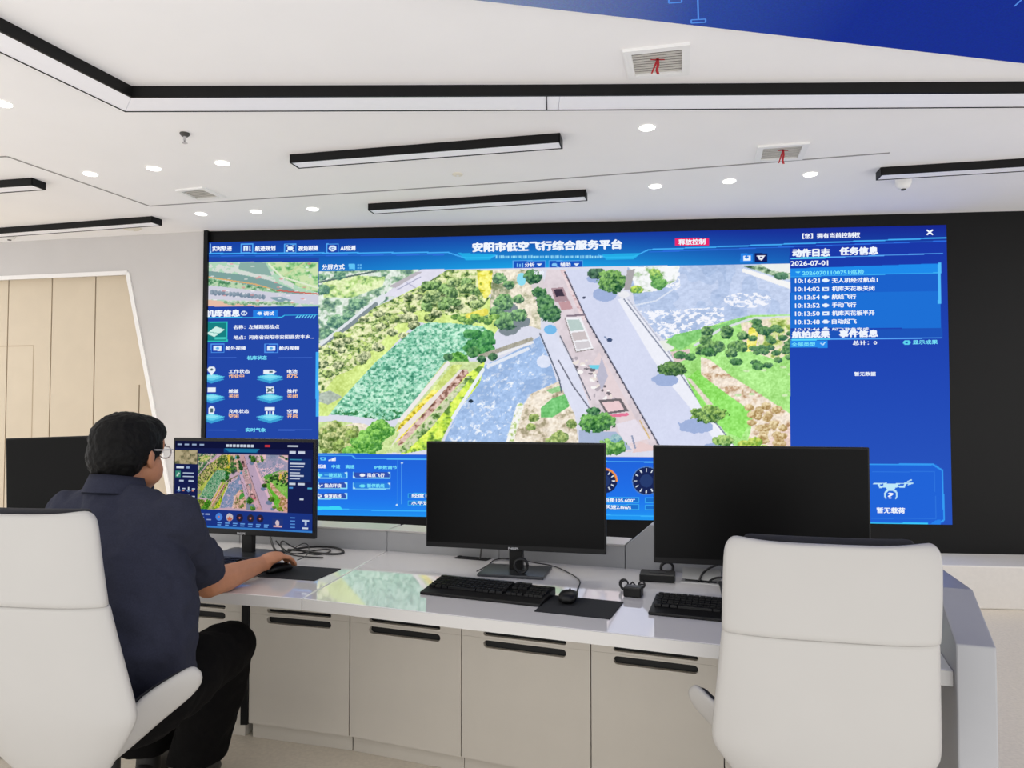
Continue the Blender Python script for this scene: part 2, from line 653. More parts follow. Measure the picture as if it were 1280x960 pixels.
def paint_video(px, py):
    p = Paint(px, py, (206, 208, 226))
    x, y = p.x, p.y
    # --- upper left: pale ground with loose green trees
    z = p.poly([(390, 330), (560, 330), (556, 342), (490, 372), (466, 386), (390, 446)])
    p.put(z, (196, 205, 205))
    p.leaves(z, (70, 105, 95), (126, 168, 128), (214, 226, 214), 8, 0, 0.46, 0.60)
    z2 = p.poly([(404, 352), (440, 344), (482, 346), (478, 358), (440, 372), (404, 372)])
    p.leaves(z2, (98, 140, 84), (168, 208, 112), (216, 232, 168), 8, 3, 0.42, 0.6)
    p.line([(398, 353), (470, 339)], 2.2, (70, 92, 88))
    for (a, b, r) in ((404, 362, 9), (402, 346, 6), (425, 344, 8), (446, 380, 10), (420, 402, 12), (410, 418, 9), (436, 396, 9)):
        p.crown(a, b, r, r * 0.75, (44, 86, 78), (140, 190, 140), a)
    # parking / path
    z = p.poly([(477, 371), (500, 353), (528, 336), (560, 336), (540, 350), (506, 370)])
    p.put(z, (214, 212, 230)); p.grain(z, 25, 8, 1)
    p.line([(497, 362), (526, 346)], 1.3, (150, 152, 180)); p.line([(508, 353), (520, 360)], 1.3, (160, 160, 190))
    p.put(p.poly([(486, 358), (520, 340), (528, 340), (494, 360)]), (168, 162, 170))
    # diagonal path with shade
    p.put(p.seg(396, 440, 478, 372, 13, 8), (214, 220, 226))
    p.put(p.seg(398, 440, 470, 380, 7, 5), (108, 122, 128))
    # grass below the belt of trees
    z = p.poly([(398, 446), (470, 384), (540, 350), (600, 338), (612, 372), (640, 390), (616, 420), (520, 402), (470, 455), (430, 500), (410, 520), (398, 520)])
    p.put(z, (200, 226, 118)); p.grain(z, 50, 14, 2)
    # belt of trees
    z = p.poly([(396, 438), (440, 408), (468, 384), (500, 370), (526, 358), (558, 338), (600, 337), (612, 372), (598, 392),
                (560, 394), (520, 388), (500, 402), (480, 424), (456, 446), (440, 462), (420, 470), (396, 500)])
    wob = z & (fbm(x, y, 9, 4) > 0.30)
    p.leaves(wob, (46, 72, 40), (140, 172, 84), (226, 230, 172), 4.5, 1, 0.42, 0.60)
    for i in range(60):
        t = RNG.rand(); u = RNG.rand()
        cx = 402 + t * 180 + (u - .5) * 20; cy = 452 - t * 95 + (u - .5) * 40
        if cy < 342: continue
        p.crown(cx, cy, 6 + 2 * u, 4 + 1.5 * u, (44, 66, 36), (232, 236, 176) if i % 3 else (190, 216, 120), i)
    for i in range(26):
        cx = 532 + RNG.rand() * 70; cy = 348 + RNG.rand() * 36
        p.crown(cx, cy, 8, 5.5, (36, 66, 36), (190, 216, 134) if i % 2 else (150, 196, 110), i + 80)
    # yellow flowering strip and shrubs right of it
    z = p.poly([(596, 338), (616, 338), (618, 362), (606, 374), (598, 360)])
    p.leaves(z, (120, 140, 40), (222, 210, 50), (246, 240, 110), 6, 2)
    z = p.poly([(616, 337), (662, 337), (676, 372), (676, 412), (640, 400), (612, 386)])
    p.leaves(z, (116, 128, 92), (196, 190, 160), (232, 222, 200), 9, 5, 0.42, 0.6)
    p.put(p.poly([(658, 338), (676, 338), (690, 384), (672, 384)]), (206, 196, 200))
    p.put(p.ell(652, 349, 6, 8), (120, 208, 232))
    for (a, b, r, k) in ((624, 348, 9, 1), (636, 356, 7, 2), (630, 378, 13, 3), (648, 374, 7, 4), (620, 390, 9, 5), (600, 396, 10, 6), (586, 400, 8, 7), (632, 402, 14, 8), (648, 394, 11, 9)):
        p.crown(a, b, r, r * 0.8, (40, 72, 58), (130, 186, 110), k, (4, 8, (104, 116, 124)) if r > 10 else None)
    p.put(p.seg(586, 396, 606, 390, 9), (228, 218, 80)); 
    for i in range(7):
        p.crown(570 + i * 8, 396 + (i % 3) * 3, 6, 4, (46, 90, 40), (150, 200, 90), i + 11)
    # field
    z = p.poly([(522, 408), (536, 403), (566, 404), (604, 408), (614, 416), (606, 430), (588, 444), (566, 446), (558, 456), (502, 522), (486, 526),
                (440, 520), (412, 518), (424, 502), (470, 452)])
    nz = fbm(x, y * 1.3, 5, 6)
    p.leaves(z, (52, 120, 92), (104, 186, 146), (186, 232, 206), 3.2, 6, 0.44, 0.66)
    zz = z & (nz > 0.1)
    big = fbm(x, y, 40, 3) - 0.5
    p.c[zz] += big[zz][:, None] * np.array([30, 26, 18])
    p.put(z & (y > 512) & (nz < 0.40), (40, 110, 60))
    for i in range(14):
        p.crown(586 + RNG.rand() * 26, 408 + RNG.rand() * 30 + 2, 8, 6, (26, 84, 44), (80, 160, 80), i + 30)
    p.crown(572, 449, 13, 9, (30, 86, 34), (110, 184, 76), 33); p.crown(592, 440, 9, 7, (26, 70, 40), (84, 150, 76), 34)
    # strips along the canal
    p.put(p.poly([(556, 452), (606, 452), (600, 478), (568, 518), (548, 560), (470, 568), (500, 524)]), (190, 210, 140))
    z = p.poly([(566, 456), (578, 456), (520, 530), (500, 548), (490, 545)])
    p.put(z, (196, 214, 110)); p.grain(z, 60, 6, 2)
    z = p.poly([(540, 488), (548, 488), (504, 548), (488, 556), (500, 530)])
    p.leaves(z, (150, 130, 30), (236, 212, 50), (250, 236, 110), 5, 4)
    p.put(p.seg(560, 454, 500, 526, 5, 5), (232, 226, 222))
    p.put(p.seg(576, 464, 474, 568, 4, 8), (226, 216, 210))
    z = p.seg(581, 466, 500, 554, 9, 6)
    p.leaves(z, (92, 58, 48), (150, 104, 88), (214, 180, 168), 5, 5)
    z = p.poly([(584, 468), (606, 452), (602, 476), (570, 516), (546, 560), (500, 568), (524, 540)])
    p.leaves(z, (80, 122, 46), (172, 218, 60), (216, 240, 80), 10, 7, 0.40, 0.55)
    z = p.poly([(584, 470), (590, 470), (540, 534), (506, 566), (496, 566)])
    p.leaves(z, (60, 96, 44), (126, 166, 90), (196, 200, 160), 5, 1)
    # river
    riv = p.poly([(606, 456), (630, 446), (660, 430), (676, 419), (690, 458), (698, 484), (664, 492), (652, 508), (640, 556), (552, 560), (570, 518), (600, 478)])
    p.put(riv, (146, 178, 226))
    n = fbm(x + y * .35, y * 1.2, 4.5, 2)
    p.put(riv & (n > 0.62), (186, 206, 238)); p.put(riv & (n > 0.70), (226, 234, 248))
    p.c[riv] += ((fbm(x, y, 3, 4) - .5) * 50)[riv][:, None]
    p.put(riv & (fbm(x, y, 26, 5) < 0.45), (116, 148, 198), 0.45)
    p.put(p.seg(604, 462, 566, 522, 4, 4), (226, 232, 240)); p.put(p.seg(610, 458, 660, 436, 4), (214, 222, 236))
    p.put(p.ell(588.5, 501.5, 3, 2.2), (24, 36, 48))
    p.put(p.ell(680, 452, 9, 8), (226, 228, 244), 0.8)
    # top bank of the river (wall)
    p.put(p.seg(600, 446, 664, 424, 6, 5), (150, 146, 130)); p.put(p.seg(604, 450, 666, 428, 3), (226, 226, 230))
    for (a, b) in ((602, 449), (616, 446), (560, 446)): p.crown(a, b, 6, 5, (28, 62, 44), (80, 130, 80), a)
    # island bank bottom
    z = p.poly([(664, 492), (704, 474), (716, 500), (724, 560), (640, 560), (646, 520)])
    p.leaves(z, (150, 140, 110), (212, 196, 172), (236, 224, 206), 8, 3, 0.4, 0.6)
    z = p.poly([(676, 510), (690, 498), (708, 492), (712, 508), (690, 522), (676, 522)])
    p.put(z, (92, 178, 92)); p.grain(z, 40, 8, 2)
    p.put(p.poly([(682, 488), (700, 482), (704, 488), (690, 492)]), (130, 190, 120))
    for (a, b, r) in ((668, 522, 7), (664, 534, 6), (700, 546, 10), (714, 530, 7), (690, 552, 9)):
        p.crown(a, b, r, r * .8, (70, 100, 46), (176, 196, 110), a)
    z = p.seg(650, 508, 636, 556, 9, 9); p.leaves(z, (150, 180, 90), (222, 228, 200), (240, 240, 236), 5, 4)
    # left walkway and its railing
    z = p.poly([(674, 418), (690, 412), (722, 462), (742, 512), (720, 522), (698, 476)])
    p.put(z, (208, 212, 234)); p.grain(z, 14, 10, 2)
    p.line([(675, 417), (699, 474), (702, 490)], 1.8, (66, 76, 96))
    # construction strip
    z = p.poly([(684, 337), (706, 337), (734, 400), (762, 450), (830, 562), (770, 566), (738, 510), (716, 450), (690, 400), (678, 360)])
    p.put(z, (208, 194, 202)); p.grain(z, 46, 12, 3)
    p.leaves(p.poly([(700, 337), (707, 337), (735, 400), (728, 400)]), (170, 130, 136), (214, 182, 186), (226, 206, 210), 5, 2)
    p.put(p.poly([(749, 440), (764, 466), (812, 556), (792, 562), (760, 500), (740, 456)]), (216, 196, 200))
    p.put(p.poly([(800, 552), (828, 562), (790, 566)]), (220, 190, 190))
    p.line([(706, 340), (735, 402), (764, 452), (826, 560)], 1.8, (58, 60, 78))
    p.line([(698, 450), (716, 482), (738, 512)], 1.6, (70, 72, 88))
    p.line([(700, 420), (716, 452), (738, 500)], 1.6, (80, 84, 100))
    for i in range(26):
        t = i / 25; cx = 735 + (826 - 735) * t; cy = 402 + (560 - 402) * t
        p.put(p.ell(cx, cy, 1.6, 1.6), (48, 50, 66))
    # pits
    p.put(p.poly([(689, 360), (704, 359), (711, 376), (694, 378)]), (150, 120, 130)); p.put(p.poly([(692, 362), (702, 361), (706, 370), (695, 371)]), (44, 36, 50))
    p.put(p.poly([(698, 378), (712, 376), (716, 386), (702, 388)]), (176, 130, 136))
    p.put(p.poly([(706, 397), (726, 396), (742, 436), (720, 440)]), (234, 234, 240))
    p.put(p.poly([(709, 400), (724, 399), (730, 412), (713, 414)]), (168, 190, 186))
    p.put(p.poly([(714, 416), (731, 414), (735, 424), (717, 426)]), (188, 176, 178))
    p.put(p.poly([(718, 428), (736, 426), (739, 434), (721, 437)]), (196, 190, 196))
    p.line([(706, 397), (720, 440), (742, 436)], 1.2, (120, 110, 110)); p.line([(709, 395), (736, 393)], 2.4, (110, 96, 110))
    for i in range(40):
        t = RNG.rand(); cx = 722 + t * 40 + (RNG.rand() - .5) * 22; cy = 446 + t * 60
        p.put(p.ell(cx, cy, 1 + 3 * RNG.rand(), 1 + 1.5 * RNG.rand()), [(244, 242, 240), (90, 84, 92), (160, 150, 160), (226, 214, 206)][i % 4])
    p.put(p.poly([(736, 456), (754, 456), (748, 462), (738, 460)]), (90, 196, 222))
    p.put(p.poly([(752, 446), (760, 470), (752, 488), (746, 470)]), (170, 168, 190))
    p.put(p.poly([(748, 500), (776, 498), (786, 514), (758, 518)]), (86, 80, 84))
    p.put(p.poly([(752, 503), (774, 501), (780, 512), (760, 515)]), (226, 190, 194))
    p.put(p.seg(764, 520, 784, 518, 4), (216, 96, 130))
    p.put(p.poly([(770, 530), (794, 524), (812, 548), (780, 556)]), (218, 210, 224))
    p.line([(800, 526), (812, 548)], 1.6, (200, 164, 96))
    p.put(p.ell(688, 412, 8, 6), (96, 168, 224))
    for (a, b, r, k) in ((666, 346, 11, 1), (674, 366, 9, 2), (682, 378, 12, 3), (687, 391, 15, 4)):
        p.crown(a, b, r, r * .8, (24, 60, 44), (90, 146, 84), k + 40)
    # main road
    road = p.poly([(706, 337), (746, 336), (756, 348), (775, 372), (818, 450), (854, 496), (884, 530), (918, 566), (828, 562), (764, 450), (735, 400)])
    p.put(road, (198, 204, 232)); p.grain(road, 10, 24, 2)
    walk = p.poly([(772, 374), (782, 372), (842, 450), (880, 508), (924, 566), (904, 566), (876, 526), (836, 478), (814, 446)])
    p.put(walk, (228, 230, 242))
    p.line([(780, 374), (812, 416), (840, 452), (878, 508), (922, 562)], 1.6, (96, 104, 128))
    p.line([(785, 374), (845, 452), (884, 508)], 1.0, (150, 156, 176))
    p.put(p.seg(886, 520, 918, 562, 2), (240, 242, 248))
    p.put(p.ell(730, 372, 2, 1.6), (50, 56, 80)); p.put(p.ell(762, 425, 3.4, 2.6), (44, 60, 96)); p.line([(758, 423), (756, 421)], 2, (90, 110, 150))
    # right water
    wat = p.poly([(784, 334), (992, 326), (992, 396), (938, 394), (900, 404), (868, 414), (832, 426), (818, 414), (794, 382)])
    p.put(wat, (164, 184, 222))
    n = fbm(x, y * 1.6, 16, 4); g = fbm(x, y, 46, 2)
    p.put(wat & (g > 0.55), (186, 200, 232), 0.7); p.put(wat & (g < 0.42), (140, 164, 206), 0.6)
    p.c[wat] += ((fbm(x, y * 1.6, 4, 4) - .5) * 40)[wat][:, None]
    foam = wat & (fbm(x, y * 1.8, 5, 1) > 0.53) & (((y > 388 - (x - 820) * 0.05) & (x < 905)) | ((x - 935) ** 2 / 900 + (y - 375) ** 2 / 90 < 1) | (x < 850) & (y < 362) & (x > 800))
    p.put(foam, (236, 238, 248))
    p.line([(792, 382), (820, 376), (850, 356)], 2, (206, 216, 236))
    z = p.poly([(786, 334), (850, 332), (846, 350), (820, 364), (796, 366)]); p.leaves(z, (130, 170, 110), (206, 216, 206), (240, 242, 244), 8, 2, 0.42, 0.55)
    for (a, b, r, l) in ((820, 346, 9, (150, 210, 90)), (824, 355, 10, (120, 186, 90)), (796, 362, 8, (190, 220, 80)), (818, 340, 7, (180, 222, 100))):
        p.crown(a, b, r, r * .7, (60, 120, 60), l, int(a))
    z = p.poly([(926, 332), (992, 330), (992, 350), (970, 346)]); p.leaves(z, (50, 80, 60), (120, 156, 116), (180, 200, 170), 7, 3)
    p.put(p.poly([(950, 330), (992, 328), (992, 342), (964, 338)]), (228, 232, 230))
    p.put(p.seg(930, 338, 990, 358, 5, 8), (238, 238, 238)); p.crown(976, 345, 9, 5, (44, 84, 66), (90, 140, 100), 2)
    # trees at the head of the road
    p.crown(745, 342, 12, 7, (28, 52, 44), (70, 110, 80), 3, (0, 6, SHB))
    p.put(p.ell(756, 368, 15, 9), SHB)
    p.crown(765, 352, 18, 15, (24, 62, 38), (120, 176, 84), 8)
    p.put(p.poly([(784, 338), (794, 336), (788, 362), (780, 362)]), (150, 146, 150)); p.put(p.ell(780, 368, 7, 4), (226, 226, 232))
    # right park
    park = p.poly([(832, 424), (868, 414), (902, 403), (938, 394), (992, 393), (992, 572), (924, 566), (884, 510), (842, 450)])
    p.put(park, (146, 216, 108)); p.grain(park, 60, 18, 2)
    p.put(p.poly([(838, 440), (862, 436), (862, 448), (844, 454)]), (214, 186, 184))
    p.put(p.poly([(824, 426), (846, 424), (842, 436), (832, 440)]), (222, 226, 218))
    p.put(p.poly([(844, 418), (900, 406), (930, 396), (940, 398), (880, 420), (850, 438), (832, 428)]), (112, 190, 96))
    p.line([(868, 432), (900, 412), (940, 398), (990, 396)], 3, (206, 212, 216))
    z = p.poly([(858, 474), (872, 462), (906, 484), (936, 508), (938, 528), (926, 548), (908, 540), (878, 512)])
    p.put(z, (124, 214, 82)); p.grain(z, 34, 16, 3)
    z = p.poly([(858, 472), (864, 474), (892, 506), (884, 506)]); p.put(z, (220, 206, 190))
    path = p.poly([(876, 446), (888, 450), (914, 470), (946, 490), (992, 520), (992, 572), (930, 566), (938, 540), (942, 516), (908, 492), (876, 468)])
    p.leaves(path, (170, 130, 96), (216, 192, 164), (238, 222, 204), 7, 4, 0.4, 0.58)
    z = p.poly([(962, 548), (992, 530), (992, 572), (960, 570)]); p.put(z, (226, 196, 184)); p.grain(z, 30, 6, 1)
    z = p.poly([(926, 404), (960, 398), (992, 396), (992, 440), (970, 450), (930, 436)])
    p.leaves(z, (120, 150, 60), (196, 214, 120), (228, 214, 186), 9, 5)
    p.put(p.poly([(930, 408), (952, 402), (946, 436), (926, 440)]), (230, 208, 190)); p.leaves(p.poly([(936, 410), (950, 406), (944, 438), (932, 440)]), (170, 180, 60), (232, 222, 60), (244, 236, 130), 5, 2)
    for i in range(16):
        p.crown(876 + RNG.rand() * 54, 412 + RNG.rand() * 30, 8, 6, (30, 66, 48), (120, 170, 90), i + 50)
    for i in range(30):
        p.crown(940 + RNG.rand() * 50, 402 + RNG.rand() * 56, 5 + 2 * RNG.rand(), 3.6, (34, 74, 54), (96, 146, 80), i + 70)
    for i in range(10):
        p.put(p.ell(910 + RNG.rand() * 80, 456 + RNG.rand() * 40, 4, 1.6), (190, 222, 160))
    for (a, b) in ((862, 446), (850, 444), (884, 440), (920, 452), (948, 458)): p.crown(a, b, 8, 5, (34, 74, 46), (90, 150, 80), a)
    for i in range(26):
        p.crown(936 + RNG.rand() * 46, 506 + RNG.rand() * 50, 6, 4.4, (150, 116, 66), (222, 200, 150), i + 90)
    for (a, b) in ((930, 556), (944, 552), (936, 562), (955, 562)): p.crown(a, b, 9, 6, (90, 140, 40), (196, 216, 90), a)
    # road trees with their shade
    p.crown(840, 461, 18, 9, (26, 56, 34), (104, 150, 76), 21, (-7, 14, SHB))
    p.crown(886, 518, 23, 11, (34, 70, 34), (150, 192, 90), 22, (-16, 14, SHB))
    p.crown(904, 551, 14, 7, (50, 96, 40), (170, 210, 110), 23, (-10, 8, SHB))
    p.put(p.poly([(724, 538), (770, 540), (790, 562), (724, 566)]), (150, 166, 200)); 
    p.crown(746, 528, 23, 13, (26, 70, 36), (112, 182, 84), 24); p.crown(742, 514, 9, 5, (26, 62, 44), (80, 140, 80), 25)
    p.crown(766, 558, 17, 11, (40, 96, 40), (140, 200, 96), 26); p.crown(770, 548, 8, 5, (80, 130, 150), (150, 190, 190), 27)
    p.put(p.seg(790, 545, 794, 560, 2), (120, 130, 160))
    # lower left trees
    z = p.poly([(396, 528), (420, 526), (452, 530), (500, 540), (480, 572), (396, 572)])
    p.put(z, (186, 212, 130)); p.put(p.ell(446, 534, 16, 5), (226, 214, 190))
    for i in range(44):
        p.crown(400 + RNG.rand() * 46, 530 + RNG.rand() * 36, 8, 6, (70, 96, 40), (206, 212, 136) if i % 3 else (160, 190, 90), i)
    for i in range(34):
        t = RNG.rand(); p.crown(432 + RNG.rand() * 26 + t * 38, 562 - t * 34 + RNG.rand() * 8, 9, 7, (44, 110, 36), (136, 208, 84), i + 40)
    p.put(p.poly([(398, 492), (412, 488), (428, 496), (410, 506), (398, 502)]), (150, 162, 170), .8)
    gr = (p.c[..., 1] > p.c[..., 2] + 8)
    am = np.where(gr, 62, 9)
    p.c += ((vn(x, y, 1.7, 5) * .6 + vn(x, y, 3.1, 6) * .4 - .5) * am)[:, None]
    return p.c


def paint_ui(px, py):
    p = Paint(px, py, (38, 74, 172))
    x, y = p.x, p.y
    # header with glow
    top = y < 346
    t = np.clip((y - 282) / 56, 0, 1)
    g = np.exp(-((x - 690) / 230) ** 2)
    col = np.stack([24 + 4 * t, 40 + 62 * t + 70 * g * t, 146 + 44 * t + 46 * g * t], -1)
    p.c[top] = col[top]
    left = (x < 399) & (y > 322)
    p.put(left, (36, 72, 168))
    right = (x > 987) & (y > 303)
    tt = np.clip((y - 300) / 300, 0, 1)
    rc = np.stack([26 + 14 * tt, 56 + 28 * tt, 168 + 22 * tt], -1)
    p.c[right] = rc[right]

    # header lines
    def hl(pts, w, c): p.line(pts, w, c)
    hl([(255, 317), (560, 315.5), (580, 322), (612, 322), (621, 319)], 1.5, (70, 176, 250))
    hl([(255, 320), (555, 318.5)], 1.2, (50, 110, 220))
    hl([(748, 319), (758, 322), (792, 321), (811, 312), (960, 306), (1186, 297)], 1.5, (70, 176, 250))
    hl([(812, 315), (960, 309.5), (1186, 301)], 1.1, (46, 110, 224))
    p.put(p.poly([(572, 316), (582, 325), (612, 325), (620, 318)]), (40, 190, 240), 0.75)
    p.put(p.poly([(752, 318), (758, 325), (792, 324), (802, 316)]), (40, 190, 240), 0.75)
    for i in range(64):
        p.put(p.rect(620 + i * 2.1, 319.5, 621.1 + i * 2.1, 322.8), (150, 224, 250))
    # toolbar icons
    for (a, k) in ((301, 0), (355, 1), (408, 2)):
        p.put(p.rect(a, 304.5, a + 15.5, 316.5), (84, 170, 246)); p.put(p.rect(a + 1.2, 305.6, a + 14.4, 315.4), (26, 66, 168))
        if k == 0:
            for dx in (3.5, 7, 10.5): p.put(p.rect(a + dx, 307.5, a + dx + 1.8, 313.8), (220, 240, 255))
            p.put(p.rect(a + 3.5, 307.5, a + 8.5, 309), (220, 240, 255))
        elif k == 1:
            p.put(p.ell(a + 7.8, 310.5, 3.6, 2.6), (232, 246, 255))
            for (dx, dy) in ((3.5, 307.4), (11.5, 307.4), (3.5, 313.6), (11.5, 313.6)): p.put(p.ell(a + dx + .3, dy, 1.5, 1), (200, 232, 250))
        else:
            p.put(p.ell(a + 7.8, 310.4, 4.8, 3.6), (222, 240, 255)); p.put(p.ell(a + 7.8, 310.4, 2.6, 1.6), (40, 90, 190)); p.put(p.ell(a + 7.8, 310.4, 1.2, .9), (230, 246, 255))
    p.put(p.rect(262.6, 305, 263.8, 316), (150, 210, 250))
    # split-view squares
    p.put(p.rect(436, 330, 444, 336.6), (96, 196, 246))
    for (a, b) in ((446.5, 330.4), (450, 330.4), (446.5, 334), (450, 334)): p.put(p.rect(a, b, a + 2.2, b + 2.2), (96, 180, 240))
    for (a, b) in ((641, 682), (686, 728.5)):
        p.put(p.rect(a, 325.5, b, 336.5), (90, 170, 240)); p.put(p.rect(a + .9, 326.4, b - .9, 336.6), (26, 84, 190))
        p.put(p.poly([(b - 11.5, 329.5), (b - 4.5, 329.5), (b - 8, 333)]), (226, 240, 255))
    for dx in (646, 649, 652): p.put(p.rect(dx, 329 + (dx % 2), dx + 1.6, 334), (130, 200, 250))
    p.put(p.ell(693, 331, 3.4, 2), (130, 200, 250)); p.put(p.seg(694, 331, 698, 334, 1.4), (130, 200, 250))
    p.put(p.rect(843.8, 297.6, 886.5, 307.2), (232, 42, 110))
    p.put(p.rect(925.5, 317, 941, 328), (40, 132, 232)); p.put(p.rect(929, 319.6, 938, 325.6), (232, 244, 255)); p.put(p.ell(933.5, 321.6, 2.6, 1.6), (40, 120, 220))
    p.put(p.rect(943.5, 316.6, 959, 327.6), (18, 28, 92)); p.put(p.poly([(946, 319.6), (956.5, 319), (954, 323.6), (951.4, 325.8), (948.6, 324)]), (236, 240, 250)); p.put(p.ell(951.4, 321.8, 1.6, 1), (30, 40, 100))
    # left panel: small map
    z = p.rect(258, 327.5, 398, 383)
    p.put(z, (214, 220, 214)); n = fbm(x, y * 1.5, 9, 1)
    p.put(z & (n > 0.5), (176, 214, 186))
    riv = p.poly([(255, 338), (300, 343), (336, 350), (368, 362), (392, 372), (360, 367), (320, 358), (255, 345)])
    p.put(riv, (126, 162, 158)); p.put(p.poly([(300, 328), (332, 328), (340, 345), (318, 342), (298, 336)]), (140, 174, 166))
    p.line([(255, 345.5), (320, 355.5), (345, 363)], 1.5, (226, 176, 110)); p.line([(345, 363), (398, 367.5)], 1.5, (206, 96, 84))
    z1 = p.poly([(333, 328), (398, 328), (398, 366), (376, 360), (344, 342)])
    p.leaves(z1, (96, 160, 96), (150, 206, 140), (206, 226, 176), 8, 2)
    p.line([(336, 330), (352, 346), (398, 360)], 2, (226, 236, 210)); p.line([(356, 344), (380, 329)], 2, (196, 214, 160))
    z1 = p.poly([(255, 347), (340, 361), (352, 366), (330, 364), (255, 356)])
    p.leaves(z1, (64, 120, 86), (120, 176, 130), (190, 214, 180), 5, 3)
    p.put(p.poly([(255, 356), (345, 366), (398, 369), (398, 381), (340, 377), (255, 374)]), (208, 208, 222))
    for i in range(15): p.crown(265 + i * 4.6, 365.5 + i * 0.4, 2.6, 3.2, (110, 130, 150), (150, 166, 180), i)
    p.put(p.poly([(336, 372), (352, 371), (366, 376), (350, 378)]), (130, 160, 170)); p.put(p.poly([(255, 374), (300, 379), (330, 383), (255, 383)]), (230, 190, 168))
    for i in range(18): p.crown(282 + i * 5, 378 + (i % 3), 3, 2, (100, 150, 110), (190, 214, 180), i)
    for i in range(50):
        p.put(p.ell(260 + RNG.rand() * 130, 329 + RNG.rand() * 50, 2.4, .9), [(240, 240, 244), (226, 150, 150), (230, 230, 226)][i % 3], .7)
    # left panel widgets
    hl([(255, 397), (352, 396.6), (356, 394), (396, 393.6)], 1.2, (60, 190, 240))
    for i in range(7): p.put(p.seg(370 + i * 3.6, 397.4, 372.4 + i * 3.6, 394.6, 1.3), (110, 214, 246))
    p.put(p.rect(316.5, 387.5, 347.5, 396.6), (38, 128, 226)); p.put(p.ell(324.5, 391.8, 3, 2), (220, 240, 255))
    p.put(p.ell(305, 391.6, 3.8, 2.8), (226, 240, 255)); p.put(p.ell(305, 391.6, 2.5, 1.7), (38, 74, 172)); p.put(p.rect(304.4, 390.4, 305.6, 392.9), (226, 240, 255))
    p.put(p.rect(255, 402, 284.5, 427), (50, 196, 190)); p.put(p.rect(255, 403.2, 283, 425.8), (24, 128, 130))
    p.put(p.poly([(258, 417), (270, 408), (281, 412), (268, 421)]), (206, 240, 232)); p.line([(262, 415), (274, 417)], .8, (90, 170, 160))
    p.put(p.rect(268, 421.5, 282, 424.5), (70, 200, 190))
    for a in (263.5, 330.5):
        p.put(p.rect(a, 429.6, a + 17, 441), (80, 150, 236)); p.put(p.rect(a + 1, 430.6, a + 16, 440), (28, 70, 176))
        p.put(p.rect(a + 3.4, 432.4, a + 13.4, 438.4), (222, 240, 255)); p.put(p.ell(a + 8.4, 435.4, 2.2, 1.5), (90, 170, 230))
    for yy in (447, 537.5):
        hl([(261, yy), (295, yy)], .9, (74, 116, 214)); hl([(348, yy), (390, yy)], .9, (74, 116, 214))
    for r, yy in enumerate((471, 496, 521)):
        for c, xx in enumerate((264.5, 337.5)):
            for (dy, cl) in ((3.2, (60, 160, 214)), (0, (96, 204, 236))):
                p.put(p.poly([(xx - 17, yy + dy), (xx, yy - 4 + dy), (xx + 16.6, yy + dy), (xx, yy + 5 + dy)]), cl)
            p.put(p.poly([(xx - 10, yy - .4), (xx, yy - 2.6), (xx + 10, yy - .4), (xx, yy + 2)]), (140, 226, 246))
            w = (232, 240, 250); dk = (70, 100, 110)
            if (r, c) == (0, 0):
                p.put(p.ell(xx, yy - 9, 5, 4), w); p.put(p.poly([(xx - 4.4, yy - 7.6), (xx + 4.4, yy - 7.6), (xx, yy - 2)]), w); p.put(p.ell(xx, yy - 9, 1.8, 1.5), dk)
            elif (r, c) == (0, 1):
                p.put(p.rect(xx - 8, yy - 9, xx + 5, yy - 3.6), w); p.put(p.poly([(xx + 4, yy - 9), (xx + 7.5, yy - 6.3), (xx + 4, yy - 3.6)]), w); p.put(p.rect(xx - 1, yy - 7.6, xx + 3.5, yy - 5), dk)
            elif (r, c) == (1, 0):
                p.put(p.rect(xx - 5, yy - 12, xx + 5, yy - 6), w)
            elif (r, c) == (1, 1):
                p.put(p.rect(xx - 5.2, yy - 12.4, xx + 5, yy - 4.6), w); p.line([(xx - 3, yy - 10.6), (xx + 3, yy - 6.4)], 1.7, dk); p.line([(xx - 3, yy - 6.4), (xx + 3, yy - 10.6)], 1.7, dk)
            elif (r, c) == (2, 0):
                p.put(p.ell(xx, yy - 9, 4, 4.4), w); p.put(p.rect(xx - 3.6, yy - 9, xx + 3.6, yy - 3), w); p.put(p.rect(xx - 1.6, yy - 10.6, xx + 1.8, yy - 5.4), dk)
            else:
                p.put(p.rect(xx - 6.6, yy - 12.4, xx + 6, yy - 8), w)
                for d in (-4, 0, 4): p.put(p.rect(xx + d - .9, yy - 7, xx + d + .9, yy - 2.6), w)
    p.put(p.rect(394.6, 440, 398.4, 521), (66, 176, 250))
    # right panel
    hl([(988, 323.4), (1178, 316.6)], 1.1, (90, 170, 250)); hl([(990, 323.2), (1037, 321.6)], 2, (90, 214, 250))
    z = p.poly([(988, 335.6), (1176, 329), (1176, 410), (988, 410)]); p.put(z, (28, 98, 204))
    z = p.poly([(988, 366), (1176, 364), (1176, 410), (988, 410)]); p.put(z, (30, 112, 214))
    z = p.poly([(988, 335.6), (1172, 329.6), (1172, 341), (988, 346)]); p.put(z, (32, 140, 236))
    hl([(988, 346), (1172, 341)], 1, (60, 176, 246))
    p.put(p.rect(1172.5, 328.6, 1176.2, 380), (84, 190, 252))
    p.put(p.poly([(994, 339.6), (1001, 339.2), (997.6, 341.8)]), (110, 220, 250))
    for yy in (350.6, 371.4, 381.6, 402.3, 412):
        p.put(p.ell(1032, yy, 4.6, 2), (232, 244, 255)); p.put(p.rect(1030, yy - 2.6, 1034, yy + 2.4), (232, 244, 255))
    for yy in (361, 391.8):
        p.put(p.rect(1027.6, yy - 2, 1036.4, yy + 2.4), (232, 244, 255)); p.put(p.rect(1030, yy - .8, 1034, yy + 1), (30, 110, 210))
